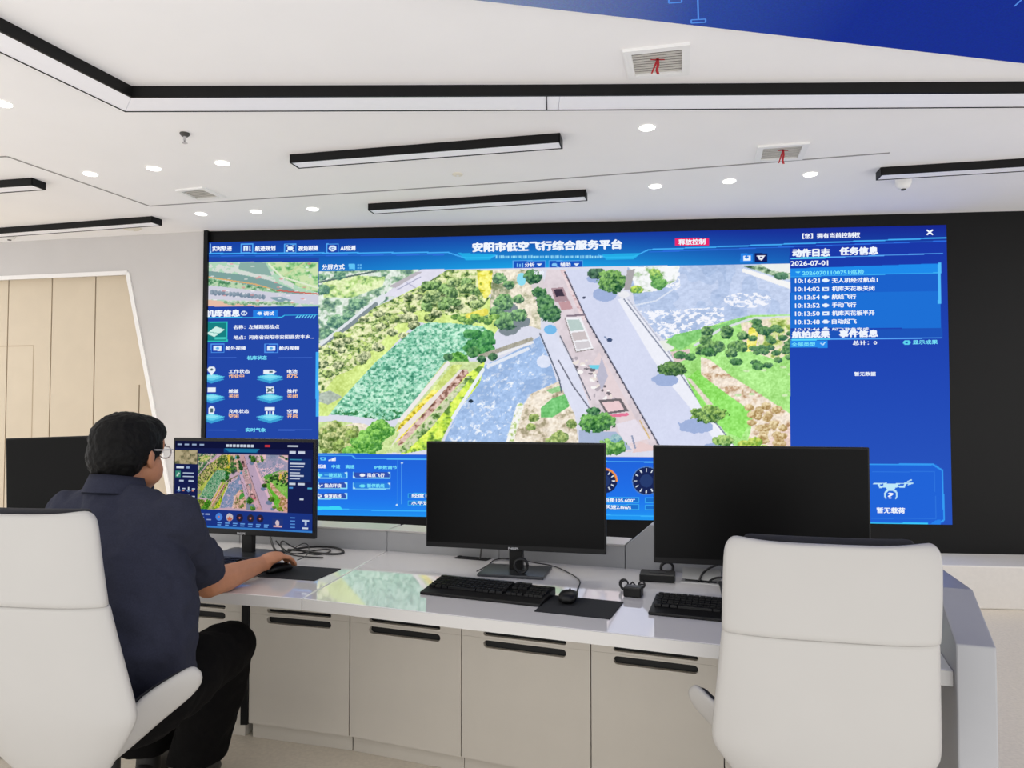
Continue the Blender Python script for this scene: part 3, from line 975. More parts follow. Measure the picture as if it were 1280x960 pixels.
    p.put(p.poly([(987, 413), (1178, 410), (1178, 423), (987, 425)]), (30, 84, 186))
    hl([(988, 424.6), (1177, 422.4)], 1.1, (90, 170, 250)); hl([(990, 424.6), (1037, 424)], 2, (90, 214, 250))
    p.put(p.rect(988, 425.8, 1034.5, 434.6), (40, 140, 236)); hl([(1026, 429), (1028.6, 431), (1031, 428.6)], 1.2, (190, 230, 255))
    p.put(p.ell(1133.4, 428.2, 4.8, 3), (96, 214, 240)); p.put(p.ell(1133.4, 428.2, 1.8, 1.3), (30, 90, 190))
    # drone box
    p.put(p.poly([(1050, 581), (1170, 580), (1178, 590), (1180, 653), (1168, 657), (1050, 655)]), (34, 100, 216))
    tt2 = np.clip((y - 575) / 85, 0, 1)
    hl([(1080, 580.6), (1166, 580.4), (1178, 588), (1180, 650), (1168, 656.4), (1080, 655.6)], 2, (54, 156, 244))
    hl([(1090, 590), (1168, 589.4), (1170, 648), (1090, 648)], .8, (50, 120, 224))
    p.put(p.rect(1084, 653.4, 1160, 656), (60, 200, 252)); p.put(p.poly([(1160, 657), (1170, 650), (1176, 650), (1176, 657)]), (40, 130, 236))
    dw = (190, 232, 250)
    p.put(p.rect(1104, 604.5, 1122, 609.5), dw); p.put(p.ell(1113.5, 609, 6, 4.6), dw)
    for (a, b) in ((1092, 1108), (1120, 1140)): p.line([(a, 604.6), (b, 604)], 1.4, dw)
    p.line([(1098, 605), (1100, 609), (1106, 608)], 2.2, dw); p.line([(1132, 604), (1130, 608.6), (1120, 607.6)], 2.2, dw)
    p.put(p.ell(1113.6, 618.6, 8.6, 7.6), dw); p.put(p.ell(1113.6, 619, 6.8, 5.8), (34, 100, 216)); p.put(p.rect(1104, 624, 1112, 627.4), (34, 100, 216)); p.put(p.rect(1108, 623, 1119, 628), (34, 100, 216))
    p.line([(1134, 602), (1139, 600)], 1.2, dw); p.line([(1135, 606), (1141, 604)], 1.2, dw)
    # bottom panel
    bot = (x < 1082) & (y > 566 + (x - 398) * 0.012)
    bc = np.clip((y - 566) / 80, 0, 1)
    bcol = np.stack([34 + 0 * bc, 98 + 22 * bc + 30 * bc ** 6, 216 + 26 * bc], -1)
    p.c[bot] = bcol[bot]
    hl([(398, 569), (440, 569.4), (444, 573), (700, 576), (860, 578)], 1.3, (90, 190, 252)); hl([(398, 567), (860, 569.5)], 1, (30, 120, 240))
    p.put(p.poly([(396, 633), (425, 633), (429, 637), (396, 637.4)]), (60, 214, 246)); hl([(428, 636.8), (860, 646)], 1.3, (60, 180, 252))
    p.put(p.rect(400.6, 571.4, 407, 575.6), (120, 226, 250)); p.put(p.rect(402, 572.4, 405.6, 574.6), (40, 120, 224))
    for i in range(5): p.put(p.rect(410.4 + i * 1.9, 574.8 - i * .8, 411.9 + i * 1.9, 576), (240, 246, 252))
    for (a, b, c, d, k) in ((398, 590.4, 433.5, 597.6, 1), (441.5, 590.4, 487.5, 597.6, 0), (398, 603.4, 433.5, 610.6, 0), (441.5, 603.6, 487.5, 611, 1), (398, 616.6, 433.5, 623.6, 0)):
        p.put(p.rect(a, b, c, d), (44, 130, 224) if k else (52, 84, 176))
        hl([(a, d), (c, d)], 1, (140, 226, 250)); hl([(c, b), (c, d)], 1.1, (140, 226, 250)); hl([(a, b), (a, d)], 1.1, (140, 226, 250)); p.put(p.poly([(c - 3, b), (c, b), (c, b + 3)]), (200, 240, 252)); p.put(p.poly([(a, d - 3), (a + 3, d), (a, d)]), (200, 240, 252))
    p.put(p.ell(453, 594, 3.4, 1.8), (240, 246, 252)); p.put(p.ell(453, 607.4, 3.6, 2), (110, 226, 246)); p.put(p.ell(400, 594, 3.4, 1.8), (110, 226, 246))
    p.line([(398, 606), (400, 608), (403, 606)], 1.2, (240, 246, 252)); p.put(p.ell(399, 620, 3.4, 1.8), (240, 246, 252)); p.put(p.ell(398.6, 620, 2, .9), (52, 84, 176))
    hl([(496.6, 576), (496.6, 633)], .8, (50, 130, 230)); hl([(502, 580), (501.6, 630)], 1, (90, 176, 246)); p.put(p.ell(502.5, 578.8, 1.2, 1.2), (210, 240, 252)); p.put(p.ell(496, 631, 1.2, 1.2), (210, 240, 252))
    for (a, b, c, d) in ((510, 616.4, 560, 622.8), (510, 625.6, 560, 632), (740, 621.6, 799, 628.6), (740, 630.4, 799, 637.4), (806, 622, 850, 628.6), (806, 631, 850, 637.4)):
        p.put(p.rect(a, b, c, d), (64, 178, 240)); p.put(p.rect(a + .8, b + .8, c - .8, d - .8), (28, 112, 206))
    for (cx, cy, r, oc) in ((756, 601, 15.5, 1), (808, 601, 18, 0)):
        p.put(p.ell(cx, cy, r, r), (86, 130, 196) if not oc else (26, 42, 90)); p.put(p.ell(cx, cy, r - 1, r - 1), (26, 38, 84))
        if oc:
            m = p.ell(cx, cy, r + .4, r + .4) & ~p.ell(cx, cy, r - 2, r - 2) & (x > cx) & (y < cy + 1); p.put(m, (240, 150, 70))
        for k in range(12):
            a = k * math.pi / 6
            p.put(p.seg(cx + math.cos(a) * (r - 6), cy + math.sin(a) * (r - 6), cx + math.cos(a) * (r - 3), cy + math.sin(a) * (r - 3), 1.3), (230, 240, 250))
        p.put(p.ell(cx, cy, r * .45, r * .45), (40, 60, 110))
    return p.c


def project_np(P):
    """room points (N,3) -> picture-plane coordinates used to lay out the drawing"""
    c, s = math.cos(PITCH), math.sin(PITCH)
    X = P[:, 0]; Y = P[:, 1]; Z = P[:, 2] - CAMZ
    f = Y * c + Z * s
    u = -Y * s + Z * c
    return 640 + FOC * X / f, 480 - FOC * u / f


def grid_screen(name, o, U, V, nu, nv, cols, m, parent):
    """flat grid of coloured points; o,U,V numpy vectors"""
    uu, vv = np.meshgrid(np.linspace(0, 1, nu), np.linspace(0, 1, nv))
    P = o[None, :] + uu.reshape(-1, 1) * U[None, :] + vv.reshape(-1, 1) * V[None, :]
    me = D.meshes.new(name)
    nf = (nu - 1) * (nv - 1)
    me.vertices.add(nu * nv); me.vertices.foreach_set('co', P.astype(np.float32).ravel())
    i = np.arange(nu - 1)[None, :] + np.arange(nv - 1)[:, None] * nu
    q = np.stack([i, i + 1, i + 1 + nu, i + nu], -1).reshape(-1).astype(np.int32)
    me.loops.add(nf * 4); me.loops.foreach_set('vertex_index', q)
    me.polygons.add(nf)
    me.polygons.foreach_set('loop_start', np.arange(0, nf * 4, 4, dtype=np.int32))
    me.update(calc_edges=True)
    ca = me.color_attributes.new('picture', 'FLOAT_COLOR', 'POINT')
    L = np.ones((nu * nv, 4), np.float32)
    L[:, :3] = lin(np.clip(cols, 0, 255))
    ca.data.foreach_set('color', L.ravel())
    me.materials.append(m)
    ob = D.objects.new(name, me)
    link(ob, parent, True)
    return ob


SCREEN = mat_screen('screen_picture', 1.0)

# ------------------------------------------------------------------ video wall
tl, trr, br, blc = led(255.0, 303.5), led(1182.5, 281), led(1187, 660), led(398, 640)
u0 = (tl - LA).dot(LU); u1 = (trr - LA).dot(LU)
zt = (tl.z + trr.z) / 2; zb = (br.z + blc.z) / 2
DISP_O = LA.xy.to_3d() + LU * u0 + LN * 0.004
DISP_O.z = zb
vw = thing('video_wall', 'huge blue video wall showing an aerial view of river, road and fields', 'screen', (DISP_O.x, DISP_O.y, Zb))
vw.location = LA.xy.to_3d() + LU * (u0 + u1) / 2 + Vector((0, 0, zb))
NU, NV = 1180, 470
uu, vv = np.meshgrid(np.linspace(0, 1, NU), np.linspace(0, 1, NV))
o_np = np.array(DISP_O); U_np = np.array(LU) * (u1 - u0); V_np = np.array([0, 0, zt - zb])
P = o_np[None] + uu.reshape(-1, 1) * U_np[None] + vv.reshape(-1, 1) * V_np[None]
PX, PY = project_np(P)
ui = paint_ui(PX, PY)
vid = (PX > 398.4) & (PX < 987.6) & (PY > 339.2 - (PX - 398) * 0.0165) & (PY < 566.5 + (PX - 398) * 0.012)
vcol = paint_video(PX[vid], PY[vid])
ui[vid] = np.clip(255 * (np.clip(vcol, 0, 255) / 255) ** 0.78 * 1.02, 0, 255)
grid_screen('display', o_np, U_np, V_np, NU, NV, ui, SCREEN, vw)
# the cabinet of the video wall behind the picture
cbx = MB(); vprism(cbx, LA + LU * (u0) + LN * 0.003, LA + LU * u1 + LN * 0.003, zb, zt, 0.012, LN)
cbx.build('panel_housing', M['black'], vw, world=True)

TEXTS = []      # (string, x0, x1, ymid, height, colour key)


def T(s, x0, x1, y, h, c='w'):
    TEXTS.append((s, x0, x1, y, h, c))


T('安阳市低空飞行综合服务平台', 591, 777, 307.2, 11.5)
T('实时轨迹', 265.5, 289.5, 310.7, 6.4); T('航迹规划', 319, 344, 310.5, 6.4); T('视角跟随', 373, 397.5, 310.3, 6.4); T('AI检测', 425.5, 444, 310.1, 6.2)
T('分屏方式', 402.5, 430.5, 333.6, 6.6); T('分析', 656, 668, 331, 5); T('辅助', 700.5, 713, 330.8, 5); T('吊舱', 668, 680, 341, 5)
T('释放控制', 848.5, 881.5, 302.3, 7)
T('【您】拥有当前控制权', 1003, 1075, 294.4, 6.6); T('×', 1158, 1166.5, 290.4, 7)
T('动作日志', 991, 1037, 315.8, 9.6); T('任务信息', 1050, 1097, 313.6, 9.6); T('2026-07-01', 988.5, 1035, 329, 6)
T('20260701100751巡检', 1003, 1080, 340.6, 6.2, 'c')
for (tm, s, w, y) in (('10:16:21', '无人机经过航点1', 57, 350.6), ('10:14:02', '机库天花板关闭', 53, 361), ('10:13:54', '航线飞行', 30, 371.4), ('10:13:52', '手动飞行', 30, 381.6), ('10:13:50', '机库天花板半开', 53, 391.8), ('10:13:48', '自动起飞', 30.5, 402.2)):
    T(tm, 994, 1024.5, y + .3, 5.4); T(s, 1040, 1040 + w, y - .5, 6.2)
T('10:13:44', 994, 1024.5, 411.6, 3); T('起飞准备完成', 1040, 1086, 411.2, 3.2)
T('航拍成果', 990.5, 1037, 418, 8.6); T('事件信息', 1049.5, 1097, 417, 8.6)
T('全部类型', 989.5, 1019, 430.4, 5, 'c'); T('总计：0', 1066, 1096, 428.4, 5.4); T('显示成果', 1141, 1172, 427.6, 5.4, 'c'); T('暂无数据', 1068, 1094.5, 467.4, 5)
T('暂无载荷', 1096, 1131, 638, 7); T('?', 1110, 1117, 619.5, 7, 'w')
T('机库信息', 257.5, 299.5, 391.6, 8.4); T('调试', 329.5, 342.5, 391.8, 5)
T('名称：左辅路巡检点', 292, 349, 408.6, 5); T('地点：河南省安阳市安阳县安丰乡...', 292, 392, 421.4, 5)
T('舱外视频', 282, 307, 435.2, 5); T('舱内视频', 349, 374, 435.2, 5)
T('机库状态', 309, 333.5, 447.2, 5, 'c'); T('实时气象', 307, 332, 537.4, 5, 'c')
T('工作状态', 286, 312, 464.2, 4.8); T('作业中', 286, 305, 470.2, 5, 'o'); T('电池', 359, 371.5, 464.2, 4.8); T('87%', 359, 372, 470.2, 4.6, 'o')
T('舱盖', 286, 298, 488.8, 4.8); T('关闭', 286, 298, 495, 5, 'o'); T('推杆', 359, 371.5, 488.8, 4.8); T('关闭', 359, 371.5, 495, 5, 'o')
T('充电状态', 286, 311, 514, 4.8); T('空闲', 286, 298, 520.2, 5, 'o'); T('空调', 359, 371.5, 514, 4.8); T('开启', 359, 371.5, 520.2, 5, 'o')
T('低速', 397, 407.5, 583, 4.6); T('中速', 414.6, 425, 583.2, 4.6, 'c'); T('高速', 432, 443, 583.4, 4.6, 'c'); T('IP参数调节', 468, 496, 584.2, 4.4, 'c')
T('一键返航', 405.5, 427, 594, 4.8, 'c'); T('指点飞行', 459, 480.5, 594, 4.8); T('指点环绕', 405.5, 426.5, 607, 4.8); T('暂停航线', 459, 480.5, 607.2, 4.8, 'c'); T('恢复航线', 405.5, 426.5, 620.2, 4.8)
T('经度114.35', 514.5, 552, 619.6, 4.8); T('水平速度', 514, 544, 628.8, 4.8)
T('航向角105.600°', 748, 793.5, 625.2, 5); T('风速2.8m/s', 757, 788.5, 633.9, 5)

fobs = []
for (s, *_r) in TEXTS:
    cu = D.curves.new('txt', 'FONT'); cu.body = s; cu.size = 1; cu.resolution_u = 2
    ob = D.objects.new('txt', cu); COL.objects.link(ob); fobs.append(ob)
bpy.context.view_layer.update()
dg = bpy.context.evaluated_depsgraph_get()
buckets = {'w': MB(), 'c': MB(), 'o': MB()}
for ob, (s, x0, x1, y, h, c) in zip(fobs, TEXTS):
    me = D.meshes.new_from_object(ob.evaluated_get(dg))
    co = np.array([v.co[:] for v in me.vertices])
    if len(co):
        mn, mx = co.min(0), co.max(0)
        a = led(x0, y, 0.008); b = led(x1, y, 0.008)
        xm = (x0 + x1) / 2
        hh = (led(xm, y - h / 2, 0.008) - led(xm, y + h / 2, 0.008)).z
        W = (b - a).dot(LU)
        fcs = [tuple(pp.vertices) for pp in me.polygons]
        bw = (.00055 if h > 8 else .0003) * h
        for (ox, oz) in ((-bw, 0), (bw, 0), (0, bw * .6), (0, -bw * .6)):      # overprinted for a bold stroke
            vs = []
            for q in co:
                p_ = a + LU * ((q[0] - mn[0]) / (mx[0] - mn[0]) * W + ox)
                vs.append((p_.x, p_.y, (a.z + b.z) / 2 + ((q[1] - mn[1]) / (mx[1] - mn[1]) - .5) * hh + oz))
            buckets[c].add(vs, fcs)
    D.meshes.remove(me)
for ob in fobs:
    cu = ob.data; D.objects.remove(ob); D.curves.remove(cu)


def raw_build(mb, name, m, parent):
    me = D.meshes.new(name); me.from_pydata(mb.v, [], mb.f); me.materials.append(m)
    o = D.objects.new(name, me); link(o, parent, True); return o


raw_build(buckets['w'], 'white_lettering', mat_emit('text_white', (240, 246, 255), 1.0), vw)
raw_build(buckets['c'], 'cyan_lettering', mat_emit('text_cyan', (120, 226, 250), 1.0), vw)
raw_build(buckets['o'], 'orange_lettering', mat_emit('text_orange', (248, 196, 150), 1.0), vw)

# ------------------------------------------------------------------ ceiling pieces


def linear_lamp(x0, y0, x1, y1, label, group, wid=0.11, hgt=0.05):
    """near top edge runs (x0,y0)-(x1,y1) in the picture at ceiling height"""
    a, b = atz(x0, y0, CEIL), atz(x1, y1, CEIL)
    t = (b - a); L = t.length; t.normalize()
    n = Vector((-t.y, t.x, 0))
    if n.y < 0: n = -n
    root = thing('linear_lamp', label, 'lamp', ((a + b) / 2 + n * wid / 2)[:], 0, group)
    f = MB()
    w = 0.008
    z0, z1 = CEIL - hgt, CEIL
    def slab(p, q, th):
        f.prism([(p.x, p.y, z0), (q.x, q.y, z0), (q.x, q.y, z1), (p.x, p.y, z1)], th)
    slab(a, b, n * w); slab(a + n * (wid - w), b + n * (wid - w), n * w)
    slab(a, a + n * wid, t * w); slab(b - t * w, b - t * w + n * wid, t * w)
    f.build('housing', M['black'], root, world=True)
    d = MB()
    aa, bb_ = a + n * w + t * w, b + n * w - t * w
    d.prism([(aa.x, aa.y, z0 + 0.003), (bb_.x, bb_.y, z0 + 0.003), (bb_ + n * (wid - 2 * w)).to_tuple()[:2] + (z0 + 0.003,), (aa + n * (wid - 2 * w)).to_tuple()[:2] + (z0 + 0.003,)], (0, 0, 0.03))
    d.build('diffuser', M['diff'], root, world=True)
    return root


G = 'slim black linear lamps on the ceiling'
linear_lamp(362, 193, 700, 166, 'slim black linear ceiling lamp, the upper one above the middle of the video wall', G)
linear_lamp(460, 254.5, 732, 236.5, 'slim black linear ceiling lamp just above the video wall title', G)
linear_lamp(1101, 209, 1400, 190, 'slim black linear ceiling lamp at the right edge of the frame', G)
linear_lamp(-230, 242, 40, 222, 'short visible end of black linear lamp high at the left edge', G)
linear_lamp(-150, 296, 190, 270, 'slim black linear ceiling lamp above the left grey wall', G)

# big bent lamp: black side, pale underside
ring = thing('bent_linear_lamp', 'long bent black linear lamp crossing the whole ceiling', 'lamp', (0, 3.4, CEIL - 0.05))
pc = [atz(-160, -62, CEIL), atz(165, 107.5, CEIL), atz(700, 105.5, CEIL), atz(1500, 100, CEIL)]
wid, hgt = 0.17, 0.052


def offs(path, d):
    """plan offset of an open path"""
    out = []
    for i, p in enumerate(path):
        dirs = []
        if i > 0: dirs.append((path[i] - path[i - 1]).normalized())
        if i < len(path) - 1: dirs.append((path[i + 1] - path[i]).normalized())
        ns = [Vector((-q.y, q.x, 0)) for q in dirs]
        n = sum(ns, Vector()).normalized()
        out.append(p + n * d / max(0.2, n.dot(ns[0])))
    return out


sgn = 1 if offs(pc, 0.1)[2].y > pc[2].y else -1
fr = MB(); df = MB()
for (d0, d1, z0, z1, tgt) in ((0, 0.012, CEIL - hgt, CEIL, fr), (wid - 0.006, wid, CEIL - hgt - 0.001, CEIL, fr), (0.012, wid - 0.006, CEIL - hgt + 0.002, CEIL - hgt + 0.03, df)):
    A, B = offs(pc, sgn * d0), offs(pc, sgn * d1)
    for i in range(len(pc) - 1):
        if tgt is df:
            g0 = A[i + 1] - A[i]; t = g0.normalized() * 0.0015
        else:
            t = Vector((0, 0, 0))
        q = [A[i] + t, A[i + 1] - t, B[i + 1] - t, B[i] + t]
        tgt.prism([(p.x, p.y, z0) for p in q], (0, 0, z1 - z0))
fr.build('housing', M['black'], ring, world=True)
df.build('diffuser', M['diff'], ring, world=True)
# dark joint across the underside at px 683
j = MB(); a = atz(683, 121, CEIL - hgt); b = atz(683.5, 137, CEIL - hgt)
j.prism([a + Vector((-.003, 0, -.001)), a + Vector((.003, 0, -.001)), b + Vector((.003, 0, -.001)), b + Vector((-.003, 0, -.001))], (0, 0, 0.004))
j.build('joint', M['revealdark'], ring, world=True)

# reveal line in the ceiling
rv = MB()
pts = [atz(-60, 199, CEIL), atz(9, 195.5, CEIL), atz(187, 257.5, CEIL), atz(640, 228, CEIL), atz(1112, 191, CEIL)]
for a, b in zip(pts[:-1], pts[1:]):
    t = (b - a).normalized(); n = Vector((-t.y, t.x, 0)) * 0.009
    rv.prism([a - n, b - n, b + n, a + n], (0, 0, -0.0015))
struct('trim_3', rv, M['reveal'])

DLG = 'small lit downlights in the ceiling'
dls = [(113, 217, 'first small lit downlight from the left in the upper left row of three'), (192, 210, 'middle small lit downlight in the upper left row of three'),
       (278, 203.5, 'lit downlight nearest the upper left end of the long black lamp over the screen'), (251.5, 267, 'lit downlight above the left end of the video wall'),
       (320, 264, 'lit downlight, middle of the three above the video wall toolbar'), (391, 261, 'lit downlight, right one of the three above the video wall toolbar'),
       (809, 159, 'lit downlight alone between the two vents with red ribbons'), (819, 232.5, 'lit downlight right of the lower linear lamp above the screen'),
       (911.5, 226, 'lit downlight below left of the farther ribbon vent'), (1013, 217.5, 'lit downlight below right of the farther ribbon vent'),
       (3, 129, 'lit downlight cut off by the left edge of the frame')]
dl_body = dl_disc = None
for (x, y, lab) in dls:
    p = atz(x, y, CEIL)
    root = thing('downlight', lab, 'lamp', (p.x, p.y, CEIL), 0, DLG)
    if dl_body is None:
        r_ = MB(); 
        prof = [(0.040, -0.002), (0.044, -0.004), (0.049, -0.0005)]
        n = 24; vs = []; fs = []
        for k in range(n):
            a = 2 * math.pi * k / n
            for (rr, zz) in prof: vs.append((rr * math.cos(a), rr * math.sin(a), zz))
        for k in range(n):
            k2 = (k + 1) % n
            for q in range(2): fs.append((k * 3 + q, k2 * 3 + q, k2 * 3 + q + 1, k * 3 + q + 1))
        r_.add(vs, fs)
        dl_body = r_.build('trim_ring', M['vent'], root, smooth=True)
        m_ = MB(); m_.loft([((0, 0, -0.0055), (1, 0, 0), (0, 1, 0), 0.041, 0.041), ((0, 0, -0.0005), (1, 0, 0), (0, 1, 0), 0.042, 0.042)], 24)
        dl_disc = m_.build('lit_lens', M['lampon'], root)
    else:
        for q in (dl_body, dl_disc):
            c = q.copy(); COL.objects.link(c); c.parent = root
    l = D.lights.new('downlight_beam', 'SPOT'); l.energy = 24; l.spot_size = math.radians(110); l.spot_blend = 0.8; l.shadow_soft_size = 0.04; l.color = (1, 0.95, 0.88)
    lo = D.objects.new('downlight_beam', l); lo.location = (p.x, p.y, CEIL - 0.03); COL.objects.link(lo)


def vent(corners, label, cat_group, slats, ribbon=None, fw=0.12):
    c = [atz(x, y, CEIL) for x, y in corners]     # near-left, near-right, far-right, far-left
    ctr = sum(c, Vector()) / 4
    root = thing('ceiling_vent', label, 'vent', ctr[:], 0, cat_group)
    def bl(u, v):
        return (c[0] * (1 - u) + c[1] * u) * (1 - v) + (c[3] * (1 - u) + c[2] * u) * v
    f = MB()
    for (ua, ub, va, vb) in ((0, 1, 0, fw), (0, 1, 1 - fw, 1), (0, fw, fw, 1 - fw), (1 - fw, 1, fw, 1 - fw)):
        f.prism([bl(ua, va), bl(ub, va), bl(ub, vb), bl(ua, vb)], (0, 0, -0.012))
    f.build('frame', M['vent'], root, world=True)
    b = MB().prism([bl(fw, fw), bl(1 - fw, fw), bl(1 - fw, 1 - fw), bl(fw, 1 - fw)], (0, 0, -0.001))
    b.build('backing', mat('vent_backing', (80, 78, 75), 0.8), root, world=True)
    for k in range(slats):
        v0 = fw + (1 - 2 * fw) * (k + 0.18) / slats; v1 = fw + (1 - 2 * fw) * (k + 0.76) / slats
        s = MB().prism([bl(fw, v0), bl(1 - fw, v0), bl(1 - fw, v1) + Vector((0, 0, -.001)), bl(fw, v1) + Vector((0, 0, -.001))], (0, 0, -0.003))
        s.build('slat', M['slat'], root, world=True)
    if ribbon:
        (x, y, L) = ribbon
        p = atz(x, y, CEIL - 0.012)
        r_ = MB()
        q = [p + Vector((0, 0, 0.008)), p + Vector((0.002, 0.0, -L * .35)), p + Vector((-0.003, 0.003, -L * .7)), p + Vector((0.003, 0.004, -L))]
        for s0, s1 in zip(q[:-1], q[1:]):
            r_.prism([s0 + Vector((-.006, 0, 0)), s0 + Vector((.006, 0, 0)), s1 + Vector((.006, 0, 0)), s1 + Vector((-.006, 0, 0))], (0, .0015, 0))
        r_.prism([p + Vector((-.006, .002, 0)), p + Vector((.004, .002, 0)), p + Vector((-.022, .004, -L * .95)), p + Vector((-.028, .004, -L * .93))], (0, .0015, 0))
        r_.prism([p + Vector((-.03, 0, .004)), p + Vector((.03, 0, .004)), p + Vector((.03, 0, 0)), p + Vector((-.03, 0, 0))], (0, .002, 0))
        r_.build('ribbon', M['ribbon'], root, world=True)
    return root


VG = 'white square vents in the ceiling'
vent([(778, 62), (863, 52.5), (861.5, 91), (786, 96.5)], 'larger nearer ceiling vent with red ribbon, between the blue ceiling screen and black lamp', VG, 9, (822, 75, 0.06))
vent([(947, 182), (1012.5, 177), (1003, 197.5), (943, 201)], 'smaller farther ceiling vent with red ribbon hanging over the right of the screen', VG, 8, (979, 188.5, 0.075))
vent([(219, 237), (253, 233), (283, 246), (245, 249)], 'small white ceiling vent without ribbon above the left end of the video wall', VG, 6)

# sprinkler, detectors, sensors
p = atz(231, 166.5, CEIL)
sp = thing('sprinkler', 'dark fire sprinkler head hanging from the ceiling at left', 'sprinkler', p[:])
MB().loft([(p + Vector((0, 0, z)), (1, 0, 0), (0, 1, 0), r, r) for z, r in ((0, .026), (-.008, .026), (-.018, .016))], 16).build('escutcheon', M['sensordark'], sp, world=True, angle=40)
MB().loft([(p + Vector((0, 0, z)), (1, 0, 0), (0, 1, 0), r, r) for z, r in ((-.016, .009), (-.04, .008), (-.052, .006))], 12).loft([(p + Vector((0, 0, z)), (1, 0, 0), (0, 1, 0), r, r) for z, r in ((-.052, .015), (-.055, .015))], 12).build('nozzle', M['chrome'], sp, world=True, angle=40)


def detector(px, py, r, h, label, name='smoke_detector', cat='detector', dark=False):
    p = atz(px, py, CEIL)
    root = thing(name, label, cat, p[:])
    MB().loft([(p + Vector((0, 0, z * h)), (1, 0, 0), (0, 1, 0), rr * r, rr * r) for z, rr in ((0, 1), (-.4, 1), (-.8, .8), (-1, .5))], 20).build('housing', M['sensor'] if not dark else M['vent'], root, world=True, angle=40)
    MB().loft([(p + Vector((0, 0, z * h)), (1, 0, 0), (0, 1, 0), rr * r, rr * r) for z, rr in ((-.98, .32), (-1.12, .28))], 14).build('sensor_tip', M['sensordark'] if dark else M['vent'], root, world=True, angle=40)


detector(164, 284.5, 0.075, 0.02, 'flat cream round ceiling plate above the left grey wall', 'speaker_plate', 'speaker')
detector(572, 217.5, 0.035, 0.012, 'tiny white round ceiling sensor between the two middle linear lamps', 'ceiling_sensor', 'sensor')
detector(12, 292.5, 0.05, 0.05, 'small pale round detector below the lamp at the left edge', 'smoke_detector', 'detector', True)
detector(1129, 225, 0.05, 0.06, 'small white round detector with dark tip below the right linear lamp', 'smoke_detector', 'detector', True)

# blue ceiling screen
bs = thing('ceiling_screen', 'deep blue illuminated screen on the ceiling at upper right', 'screen', (2.0, 2.0, CEIL))
e0, e1 = atz(585, 0, CEIL - 0.03), atz(1280, 80, CEIL - 0.03)
t = (e1 - e0).normalized(); n = Vector((t.y, -t.x, 0))
if n.y > 0: n = -n
A_ = e0 - t * 1.2; B_ = e1 + t * 2.0
mbs = D.materials.new('blue_screen_picture'); mbs.use_nodes = True
nt = mbs.node_tree; nt.nodes.clear()
tc = nt.nodes.new('ShaderNodeTexCoord'); sx = nt.nodes.new('ShaderNodeSeparateXYZ'); nt.links.new(tc.outputs['Object'], sx.inputs[0])
mr = nt.nodes.new('ShaderNodeMapRange'); mr.inputs['From Min'].default_value = -0.05; mr.inputs['From Max'].default_value = 1.3
nt.links.new(sx.outputs['X'], mr.inputs['Value'])
rp = nt.nodes.new('ShaderNodeValToRGB')
rp.color_ramp.elements[0].color = (*lin((128, 142, 176)), 1); rp.color_ramp.elements[1].color = (*lin((28, 50, 146)), 1)
e_ = rp.color_ramp.elements.new(0.55); e_.color = (*lin((52, 78, 160)), 1)
nz = nt.nodes.new('ShaderNodeTexNoise'); nz.inputs['Scale'].default_value = 160; nt.links.new(tc.outputs['Object'], nz.inputs['Vector'])
mx = nt.nodes.new('ShaderNodeMixRGB'); mx.blend_type = 'MULTIPLY'; mx.inputs[0].default_value = 0.5
nt.links.new(mr.outputs[0], rp.inputs[0]); nt.links.new(rp.outputs[0], mx.inputs[1]); nt.links.new(nz.outputs['Color'], mx.inputs[2])
em = nt.nodes.new('ShaderNodeEmission'); em.inputs[1].default_value = 1.25
out = nt.nodes.new('ShaderNodeOutputMaterial'); nt.links.new(mx.outputs[0], em.inputs[0]); nt.links.new(em.outputs[0], out.inputs[0])
W_ = 3.0
MB().prism([A_ + Vector((0, 0, .004)), B_ + Vector((0, 0, .004)), B_ + n * W_ + Vector((0, 0, .004)), A_ + n * W_ + Vector((0, 0, .004))], (0, 0, 0.026)).build('screen_housing', M['black'], bs, world=True)
q = MB().add([A_ + n * .004, B_ + n * .004, B_ + n * (W_ - .004), A_ + n * (W_ - .004)], [(0, 1, 2, 3)])
raw_build(q, 'display', mbs, bs)
zc = CEIL - 0.0315


def cl(x0, y0, x1, y1, w=0.006):
    a, b = atz(x0, y0, zc), atz(x1, y1, zc)
    t = (b - a).normalized(); n = Vector((-t.y, t.x, 0)) * w / 2
    lg.prism([a - n, b - n, b + n, a + n], (0, 0, 0.001))


lmat = mat_emit('line_blue', (84, 140, 226), 1.0)
for grp in (((872, -8, 873, 24), (864, 25, 882, 24), (864, 29, 882, 28), (864, 25, 864, 29), (882, 24, 882, 28)), ((836, -2, 852, -3), (836, 4, 852, 3), (836, -2, 836, 4), (852, -3, 852, 3), (820, -6, 836, -2)), ((1268, 8, 1279, -2),)):
    lg = MB()
    for s_ in grp: cl(*s_)
    lg.build('line_drawing', lmat, bs, world=True)

# ------------------------------------------------------------------ console desk
DZ = 0.75
J = Vector((-0.715, 2.48, 0)); Jb = Vector((-0.57, 3.305, 0))
uR = Vector((0.937, -0.35, 0)).normalized(); uL = Vector((-0.965, 0.262, 0)).normalized(); uL2 = Vector((-0.99, 0.11, 0)).normalized()
nR = Vector((-uR.y, uR.x, 0)); nL = Vector((uL.y, -uL.x, 0))
RF = J + uR * 1.93            # right front corner
RBk = RF + nR * 0.87
JL = J + uL * 1.32; JLb = Jb + uL * 1.55
LL = JL + uL2 * 1.5; LLb = JLb + uL2 * 1.5
console = thing('console_desk', 'long white glossy control console desk with grey raised back ledge', 'desk', (0.2, 2.5, 0))


def top(poly, g=0.0):
    return MB().prism([(p.x, p.y, DZ - 0.039) for p in poly], (0, 0, 0.039))


